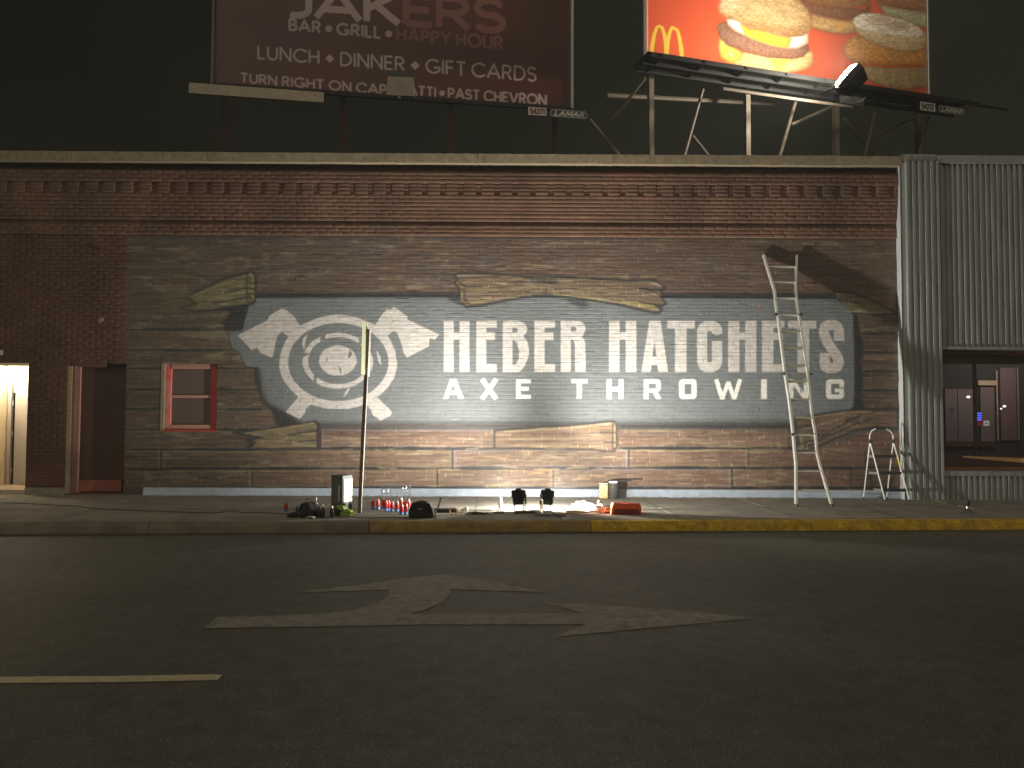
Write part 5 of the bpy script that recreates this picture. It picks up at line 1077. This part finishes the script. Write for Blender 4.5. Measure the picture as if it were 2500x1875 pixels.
def sgn(x0, x1, y0, y1, m, o0, o1):
    a_, c_ = onwall(x0, y0, yP + o0), onwall(x1, y0 + 3, yP + o1); e0, e1 = onwall(x0 - 3.0, y1, yP + o0), onwall(x1 - 3.0, y1 + 3, yP + o1)
    MB().prism([a_, c_, e1, e0], (0, .004, 0)).build('sign_plate', m, sign)
sgn(884.5, 896.5, 787, 913, M_sgn, -.28, .06); sgn(898, 905.5, 800, 917, M_sgn2, .03, .30)
for y in (815, 900): MB().lathe(onwall(897, y, yP - .02), [(.006, -.006), (.01, 0), (.006, .006)], 8).build('bolt', M_steel, sign)

# ------------------------------------------------------------------ paint gear on the sidewalk
def hgt(px, ytop, g):                                                  # height of something standing at g whose top shows at row ytop
    return onwall(px, ytop, g[1])[2] - g[2]
M_red = mat('red_can_paint', (.55, .05, .05), .35); M_blue = mat('blue_can_band', (.08, .28, .62), .4); M_capr = mat('red_cap', (.62, .12, .10), .4); M_capw = mat('pale_cap', (.75, .62, .55), .4)
def make_can(label, body=M_red, band=M_blue, cap=M_capr, h=.155, r=.029):
    t = empty('spray_can', (0, 0, 0), label, 'spray can', group='spray cans beside the wire basket')
    MB().lathe((0, 0, 0), [(r * .94, 0), (r, .003), (r, h * .22)]).build('band', band, t, True); MB().lathe((0, 0, h * .22), [(r, 0), (r, h * .56), (r * .93, h * .61)]).build('can', body, t, True)
    MB().lathe((0, 0, h * .83), [(r * .93, 0), (r * .8, h * .05), (r * .45, h * .09)]).build('shoulder', M_steel, t, True); MB().lathe((0, 0, h * .90), [(r * .48, 0), (r * .5, h * .03), (r * .45, h * .13), (r * .25, h * .15)], 12).build('cap', cap, t, True)
    return t
CL = [(909.7, 1243, 'red spray can standing apart, leftmost of the row'), (923, 1243.5, 'red spray can second from the left of the row'), (936, 1240, 'red spray can under the left end of the wire basket'), (942, 1247, 'shaded red spray can in front of the basket left end'),
      (949, 1246, 'dark red spray can fourth from the black camera bag side cluster'), (957, 1249, 'bright red spray can in the middle of the cluster front'), (969, 1248.5, 'red spray can with a bright blue foot right of centre'), (980, 1241, 'red spray can at the back of the cluster with a pale cap'),
      (980, 1256, 'front red spray can with light blue foot, lowest in the photo'), (991, 1255, 'red spray can touching the black camera bag'), (988, 1243, 'red spray can behind the one that touches the camera bag'), (998, 1243, 'pale capped spray can at the right post of the basket')]
CL[4] = (949, 1246, 'dark red spray can just left of the cluster front')
c0 = make_can(CL[0][2]); ccap = None
for k, (x, y, lb) in enumerate(CL):
    o = c0 if k == 0 else copy_tree(c0); o.location = tuple(onside(x, y)); o['label'] = lb; o.rotation_euler = (random.uniform(-.03, .03), random.uniform(-.03, .03), random.random() * 6)
    o.scale = (1, 1, random.uniform(.94, 1.05))
    if k in (7, 11):
        for ch in o.children:
            if ch.name.startswith('cap'): ch.data = ch.data.copy(); ch.data.materials[0] = M_capw
o = copy_tree(c0); o.location = tuple(onside(698, 1250)); o['label'] = 'lone red spray can left of the black backpack'; 
# wire basket behind the cans
ga, gb_ = onside(930, 1236), onside(998, 1236); hb = hgt(960, 1186, ga); bk = empty('wire_basket', tuple((ga + gb_) / 2), 'open wire basket standing behind the red spray cans', 'basket')
M_wire = mat('basket_wire', (.20, .20, .22), .4, .6); ex = gb_ - ga; ey = np.array([0, .22, 0]); 
def W(u, v, z): return ga + ex * u + ey * v + np.array([0, 0, z])
bb = MB()
for z in (.02, hb * .35, hb * .6, hb * .78, hb): 
    for a_, c_ in (((0, 0), (1, 0)), ((1, 0), (1, 1)), ((1, 1), (0, 1)), ((0, 1), (0, 0))): bb.tube([W(*a_, z), W(*c_, z)], .0028 if z < hb else .0045, 5)
bb.build('hoop_wire', M_wire, bk); bb = MB()
for k in range(9):
    u = k / 8
    for v in (0, 1): bb.tube([W(u, v, .0), W(u, v, hb)], .0026, 5)
for k in range(4):
    for u in (0, 1): bb.tube([W(u, k / 3, 0), W(u, k / 3, hb)], .0026, 5)
bb.build('upright_wire', M_wire, bk)
bb = MB(); bb.tube([W(.12, 0, hb * .72)] + [W(.12 + .07 * (1 - math.cos(t)), 0, hb * .72 - .035 * math.sin(t)) for t in np.linspace(0.3, 3, 7)], .003, 5); bb.tube([W(.78, 0, hb * .9)] + [W(.78 + .05 * (1 - math.cos(t)), 0, hb * .9 - .04 * math.sin(t)) for t in np.linspace(0.3, 3, 7)], .003, 5); bb.build('hook', M_steel, bk)
for u, z in ((.08, hb * .74), (.25, hb * .76), (.90, hb * .92)): MB().lathe(W(u, -.01, z - .02), [(.004, 0), (.009, .01), (.008, .03), (.003, .04)], 8).build('clip', M_white, bk)
def box_thing(name, px0_, px1_, pyb, pyt, depth, label, cat, m, ch=.03, rz=0.0, **kw):
    g = onside((px0_ + px1_) / 2, pyb); wd = onside(px1_, pyb)[0] - onside(px0_, pyb)[0]; h = hgt((px0_ + px1_) / 2, pyt, g)
    t = empty(name, tuple(g), label, cat, **kw); return t, g, wd, h
# backpack
g = onside(738, 1262); bp_ = empty('backpack', tuple(g), 'black backpack slumped on the kerb side of the sidewalk', 'backpack'); h = hgt(735, 1221, g)
rock('body', g + np.array([.04, .10, 0]), (.33, .24, h), M_fabric, bp_, 11, .22, 4); rock('pocket', g + np.array([.07, -.03, 0]), (.24, .14, h * .62), M_fabric, bp_, 12, .2, 3)
rock('flap', g + np.array([-.13, -.02, 0]), (.17, .16, h * .34), M_fabric, bp_, 13, .3, 3)
MB().tube([g + np.array([-.02, -.02, h * .9]), g + np.array([-.05, -.09, h * .5]), g + np.array([-.02, -.10, .02])], .010, 6).build('strap', mat('grey_strap', (.12, .12, .13), .9), bp_)
MB().tube([g + np.array([.02, .1, h * .98]), g + np.array([.05, .1, h * 1.08]), g + np.array([.09, .1, h * .96])], .008, 6).build('handle', M_black, bp_)
rock('crumpled_rag', onside(757, 1266), (.13, .09, .045), mat('grey_rag', (.28, .30, .24), .9), None, 14, .5, 3); tag(SC.objects['crumpled_rag'], 'small crumpled grey rag in front of the black backpack', 'rag')
def bottle(px, pyb, pyt, r, m, label, cap=None, name='bottle', cat='bottle', neck=.45):
    g = onside(px, pyb); h = hgt(px, pyt, g); t = empty(name, tuple(g), label, cat)
    MB().lathe(g, [(r * .9, 0), (r, .005), (r, h * .58), (r * .8, h * .68), (r * neck, h * .78)]).build('body', m, t, True)
    MB().lathe(g + np.array([0, 0, h * .78]), [(r * neck, 0), (r * neck * 1.05, h * .02), (r * neck, h * .18), (r * neck * .6, h * .22)], 12).build('cap', cap or m, t, True); return t
bottle(771.5, 1257, 1214, .024, M_steel, 'slim silver bottle standing against the black backpack', M_white)
bottle(779, 1262, 1236, .03, mat('navy_can', (.03, .035, .07), .35), 'short dark blue can right of the silver bottle', M_black, 'paint_can', 'can', .7)
bottle(788, 1263, 1231, .031, mat('dark_can', (.035, .035, .05), .35), 'taller dark can with a bright nozzle beside the short blue one', M_white, 'paint_can', 'can', .3)
bottle(810, 1262.5, 1234, .029, mat('silver_black_can', (.05, .045, .045), .25, .3), 'dark can with silver side just left of the green bag', M_steel, 'paint_can', 'can', .6)
# upright case with pale ribbed side
gA, gB, gC = onside(808, 1247), onside(836, 1250.5), onside(859, 1246); h = hgt(835, 1164, gB)
cs = empty('upright_case', tuple(gB), 'tall black upright case with a white ribbed side facing the work lights', 'case')
up = np.array([0, 0, h]); gD = gA + gC - gB
MB().prism([gA, gB, gC, gD], up).build('body', mat('grey_case_shell', (.10, .105, .10), .6, ns=5, na=.15), cs)
e1 = gC - gB; nrm2 = np.array([e1[1], -e1[0], 0]); nrm2 = nrm2 / np.linalg.norm(nrm2)
M_rib = mat('white_case_panel', (.80, .80, .76), .5)
for k in range(8):
    z0 = h * (.06 + .108 * k); z1 = h * (.06 + .108 * k + .098); sg = random.uniform(-.01, .01)
    MB().prism([gB + e1 * .08 + np.array([0, 0, z0]), gB + e1 * .95 + np.array([0, 0, z0 + sg]), gB + e1 * .95 + np.array([0, 0, z1 + sg]), gB + e1 * .08 + np.array([0, 0, z1])], nrm2 * .012).build('side_slat', M_rib if k > 1 else mat('grey_slat', (.10, .12, .10), .6), cs)
MB().tube([gA * .3 + gB * .7 + np.array([0, -.012, h * .3]), gA * .3 + gB * .7 + np.array([0, -.012, h * .75])], .008, 8).build('side_handle', M_white, cs)
MB().prism([gA + up * 1.0, gB + up, gC + up, gD + up], (0, 0, .012)).build('lid', M_black, cs)
# lime green bag
g = onside(836, 1258); gr = empty('green_bag', tuple(g), 'crumpled lime green bag with a red spot leaning on the ribbed case', 'bag'); M_lime = mat('lime_plastic', (.30, .50, .06), .45, ns=14, na=.35, col2=(.16, .30, .04))
rock('upper_fold', g + np.array([-.03, .04, .10]), (.16, .12, .11), M_lime, gr, 21, .6, 4, False); rock('lower_fold', g + np.array([.06, .0, 0]), (.20, .12, .10), M_lime, gr, 22, .6, 4); rock('red_spot', g + np.array([.01, -.03, .09]), (.05, .04, .035), M_capr, gr, 23, .4, 2, False); rock('dark_hollow', g + np.array([-.07, .03, 0]), (.13, .12, .14), mat('dark_green', (.02, .04, .01), .8), gr, 24, .4, 3)
# camera bag
g = onside(1029, 1263); cb = empty('camera_bag', tuple(g), 'boxy black camera bag right of the red spray cans', 'bag'); h = hgt(1029, 1226, g)
n = 8; V = []; Fc = []
prof = [(-.185, 0), (-.175, h * .55), (-.14, h * .93), (-.08, h), (.08, h), (.125, h * .95), (.165, h * .55), (.185, 0)]
MB().prism([g + np.array([x, -.06, z]) for x, z in prof], (0, .2, 0)).build('body', M_fabric, cb)
MB().prism([g + np.array([x * .8, -.07, z * .72 + .01]) for x, z in prof], (0, .012, 0)).build('pocket', M_fabric, cb); MB().box(g + np.array([-.02, -.072, h * .6]), (.07, .004, .018)).build('badge', mat('grey_badge', (.22, .22, .22), .6), cb)
MB().tube([g + np.array([.16, 0, h * .6]), g + np.array([.21, 0, h * .4]), g + np.array([.22, -.02, .06]), g + np.array([.19, -.03, .01])], .010, 6).build('strap', mat('tan_strap', (.35, .28, .2), .8), cb); MB().tube([g + np.array([-.08, .04, h]), g + np.array([0, .04, h + .018]), g + np.array([.08, .04, h])], .009, 6).build('handle', M_black, cb)
# dark low case behind
g = onside(1086, 1251); MBo = MB().box(g + np.array([0, .05, .028]), (.36, .16, .056), ch=.01).build('flat_case', M_black); tag(MBo, 'low flat black case between camera bag and copper coil', 'case')
# coil, white cup, cables
g = onside(1106, 1256); t = empty('copper_coil', tuple(g), 'small coil of copper coloured wire beside the camera bag', 'coil'); M_cop = mat('copper_wire', (.62, .34, .24), .35, .5)
for k in range(4): MB().tube([g + np.array([.052 * math.cos(a_) + k * .004, .012 * k - .02, .052 + .052 * math.sin(a_)]) for a_ in np.linspace(0, 6.3, 22)], .0045, 6).build('loop', M_cop, t)
MB().tube([g + np.array([.05, 0, .01]), g + np.array([.16, .02, .03]), g + np.array([.26, -.02, .012])], .006, 6).build('tail', M_cop, t)
g = onside(1136, 1250); t = empty('white_cup', tuple(g), 'white plastic cup lying on its side left of the thin brush', 'cup'); MB().lathe(g + np.array([-.045, 0, .032]), [(.018, 0), (.024, .01), (.034, .07), (.033, .085)], 16, Matrix.Rotation(math.radians(80), 3, 'Y')).build('body', M_white, t, True); MB().lathe(g + np.array([-.07, 0, .028]), [(.012, 0), (.02, .01), (.02, .03)], 12, Matrix.Rotation(math.radians(80), 3, 'Y')).build('cap', M_capw, t, True)
g = onside(1157, 1253); tag(MB().tube([g, g + np.array([.03, .01, .10]), onwall(1164, 1216, g[1] + .03)], [.004, .004, .003], 6).build('thin_brush', M_black), 'thin dark brush handle standing in a cable pile', 'brush')
M_cable = mat('dark_cable', (.06, .05, .045), .6); M_cab2 = mat('grey_cable', (.16, .15, .14), .6)
def cable(name, c, rx_, ry_, n, r, m, label, seed, loops=3):
    rg = random.Random(seed); g = onside(*c); pts = []
    for k in range(n):
        a_ = k / n * loops * 2 * math.pi; pts.append((g[0] + rx_ * math.cos(a_) * rg.uniform(.5, 1.1), g[1] + ry_ * math.sin(a_) * rg.uniform(.5, 1.1), 0))
    pts = [(p[0], p[1], side_z(p[0], p[1]) + r + (k * .37 % 1) * .03) for k, p in enumerate(pts)]
    sm = []
    for i in range(len(pts) - 1):
        p0, p1, p2, p3 = [np.array(pts[min(max(i + j, 0), len(pts) - 1)]) for j in (-1, 0, 1, 2)]
        for t in (0, .25, .5, .75): sm.append(.5 * ((2 * p1) + (-p0 + p2) * t + (2 * p0 - 5 * p1 + 4 * p2 - p3) * t * t + (-p0 + 3 * p1 - 3 * p2 + p3) * t ** 3))
    return tag(MB().tube(sm, r, 6).build(name, m), label, 'cable')
cable('cable_pile', (1165, 1256), .17, .05, 36, .0045, M_cable, 'heap of dark cable under the thin brush', 1, 6)
cable('cable_pile', (1268, 1254), .30, .045, 26, .0045, M_cable, 'tangle of cable at the foot of the wider work light', 2, 5)
cable('cable_pile', (1345, 1261), .22, .06, 30, .005, M_cab2, 'loose grey cable loop in front of the narrower work light', 3, 3)
cable('cable_pile', (1220, 1254), .13, .05, 16, .0045, M_cab2, 'grey cable bundle in front of the white bottle', 4, 4)
g = onside(1243, 1255); tag(MB().box(g + np.array([0, 0, .02]), (.16, .05, .04), ch=.008, rz=.1).build('power_strip', mat('cream_plastic', (.7, .66, .55), .5)), 'cream power strip among cables by the wider work light', 'power strip')
bottle(1221.6, 1246, 1212, .036, M_white, 'white bottle standing left of the work lights', M_white)
bottle(1321.5, 1255, 1205, .030, mat('clear_plastic', (.62, .60, .55), .15, trans=.75, ior=1.2), 'clear spray bottle in front of the narrower work light', mat('bottle_neck', (.5, .48, .42), .4), neck=.35)
bottle(1281, 1250, 1216, .02, mat('clear_plastic_small', (.6, .58, .5), .2, trans=.7, ior=1.2), 'small clear bottle at the wider work light', neck=.4)
# long extension cable on the left
pts = [onside(x, y) for x, y in ((-60, 1226), (60, 1230), (180, 1236), (240, 1243), (330, 1247), (420, 1250), (500, 1253), (530, 1252.5), (568, 1247), (590, 1252), (640, 1252), (700, 1256), (760, 1262), (800, 1266), (850, 1262), (880, 1265), (905, 1264), (960, 1263), (1010, 1266))]
tag(MB().tube([p + np.array([0, 0, .006]) for p in pts], .006, 6).build('extension_cable', M_cable), 'long dark extension cable snaking along the left sidewalk', 'cable')
# bags and sheets right of the lights
M_sheet = mat('white_sheet', (.66, .66, .64), .7, ns=10, na=.25)
o = rock('plastic_bag', onside(1425, 1240), (.30, .22, .13), mat('white_bag', (.85, .85, .82), .5), None, 31, .5, 4); tag(o, 'glaring white plastic bag nearest the work lights', 'bag')
o = rock('crumpled_sheet', onside(1458, 1250), (.34, .20, .12), M_sheet, None, 32, .9, 4); tag(o, 'crumpled grey and white sheet left of the orange bag', 'sheet')
o = rock('masking_paper', onside(1402, 1252), (.24, .09, .045), mat('tan_paper', (.42, .36, .26), .9), None, 33, .8, 3); tag(o, 'scrunched tan masking paper between light and white bag', 'paper')
g = onside(1462, 1245); t = empty('paint_jar', tuple(g + np.array([0, 0, .09])), 'little yellow topped jar on the crumpled sheet', 'jar'); MB().lathe(g + np.array([0, 0, .085]), [(.02, 0), (.024, .01), (.024, .04), (.018, .05)], 12).build('glass', mat('olive_jar', (.35, .33, .12), .3), t, True); MB().lathe(g + np.array([0, 0, .134]), [(.02, 0), (.021, .012), (.016, .016)], 12).build('lid', M_capw, t, True)
tag(MB().tube([onside(1382, 1256) + np.array([0, 0, .02]), onside(1500, 1252) + np.array([0, 0, .03])], .013, 8).build('wooden_pole', mat('pale_wood', (.62, .50, .26), .6)), 'short pale wooden pole lying in front of the white bag', 'pole')
g = onside(1530, 1257); ob = empty('orange_bag', tuple(g), 'bright orange-red tool bag lying on the kerb edge', 'bag'); M_or = mat('orange_fabric', (.80, .11, .03), .6, ns=12, na=.2, bump=.006, bs=30); h = hgt(1530, 1229, g)
prof = [(-.24, .0), (-.22, h * .7), (-.20, h), (.20, h * .96), (.225, h * .6), (.22, 0)]
bb = MB(); bb.prism([g + np.array([x, .0, z]) for x, z in prof], (0, .17, 0)); bb.build('body', M_or, ob)
MB().prism([g + np.array([x * .86, -.012, z * .45 + .01]) for x, z in prof], (0, .012, 0)).build('pocket', mat('dark_red_fabric', (.18, .03, .03), .8), ob); MB().tube([g + np.array([-.2, .03, h]), g + np.array([-.06, .03, h + .015]), g + np.array([.1, .03, h - .004]), g + np.array([.2, .03, h])], .008, 6).build('zip_edge', mat('pale_piping', (.85, .55, .45), .6), ob)
MB().tube([g + np.array([-.24, 0, h * .5]), g + np.array([-.31, -.01, h * .55]), g + np.array([-.34, -.01, .03])], .014, 6).build('strap', M_or, ob)
# paint bucket and yellow can against the wall
g = onwall(1475, 1213.5, -.16); g = onside(1475, 1213.8); g[1] = -.16; g[2] = side_z(g[0], g[1]); x_ = onwall(1475, 1200, -.16)[0]; g[0] = x_; h = hgt(1475, 1181, g)
t = empty('paint_can', tuple(g), 'yellow and red labelled square paint can against the wall', 'can'); MB().box(g + np.array([0, 0, h / 2]), (.16, .13, h), ch=.012, rz=-.3).build('body', mat('yellow_label_can', (.62, .50, .06), .4, ns=18, na=.3, col2=(.50, .12, .05)), t); MB().box(g + np.array([0, 0, h + .008]), (.14, .11, .016), ch=.006, rz=-.3).build('lid', M_steel, t)
g2_ = g.copy(); g2_[0] = onwall(1499, 1200, -.17)[0]; g2_[1] = -.17
t = empty('paint_bucket', tuple(g2_), 'dark paint bucket with a roller tray laid across its top', 'bucket'); h2 = hgt(1499, 1176, g2_) ; MB().lathe(g2_, [(.085, 0), (.09, .006), (.10, h2), (.103, h2 + .008)]).build('body', mat('dark_bucket', (.05, .048, .045), .6), t, True)
t2_ = empty('roller_tray', tuple(g2_ + np.array([.1, 0, h2 + .02])), 'thin dark roller tray resting across the paint bucket', 'tray'); c = g2_ + np.array([.10, -.02, h2 + .022]); MB().box(c, (.40, .16, .016), ch=.005).build('tray', M_black, t2_); MB().box(c + np.array([-.13, -.085, -.022]), (.15, .012, .03), ch=.003).build('brush', M_white, t2_)
# pocket tripod with a phone
g = onside(2361, 1257); tp = empty('phone_tripod', tuple(g), 'tiny black tripod holding a phone on the right sidewalk', 'tripod'); k0 = g + np.array([0, 0, .095])
for dx, dy in ((-.095, -.02), (-.012, -.06), (.105, -.03)): MB().tube([k0, g + np.array([dx * .5, dy * .5, .05]), g + np.array([dx, dy, .006])], [.008, .007, .006], 8).build('leg', M_black, tp)
MB().tube([k0 - np.array([0, 0, .01]), k0 + np.array([.004, 0, .04])], .009, 8).build('stem', M_steel, tp); MB().box(k0 + np.array([.02, 0, .085]), (.085, .02, .05), rz=.5, ry=-.9, ch=.006).build('phone', M_black, tp); MB().box(k0 + np.array([-.02, 0, .06]), (.06, .03, .03), ry=.2, ch=.005).build('clamp', M_black, tp)

# ------------------------------------------------------------------ lens glare, imitated by an added volume
hb_ = MB().box((0, -1.5, 6.2), (60, 36, 15.0)); hm = bpy.data.materials.new('glare_veil'); hm.use_nodes = True; hn = hm.node_tree; hn.nodes.clear()
ho = hn.nodes.new('ShaderNodeOutputMaterial'); hv = hn.nodes.new('ShaderNodeVolumePrincipled'); hv.inputs['Color'].default_value = (.9, .92, .86, 1); hv.inputs['Density'].default_value = GLARE_VEIL; hv.inputs['Anisotropy'].default_value = 0.0
hn.links.new(hv.outputs[0], ho.inputs['Volume']); tag(hb_.build('glare_veil', hm), 'thin volume added to imitate lens glare around the lamps', kind='stuff')
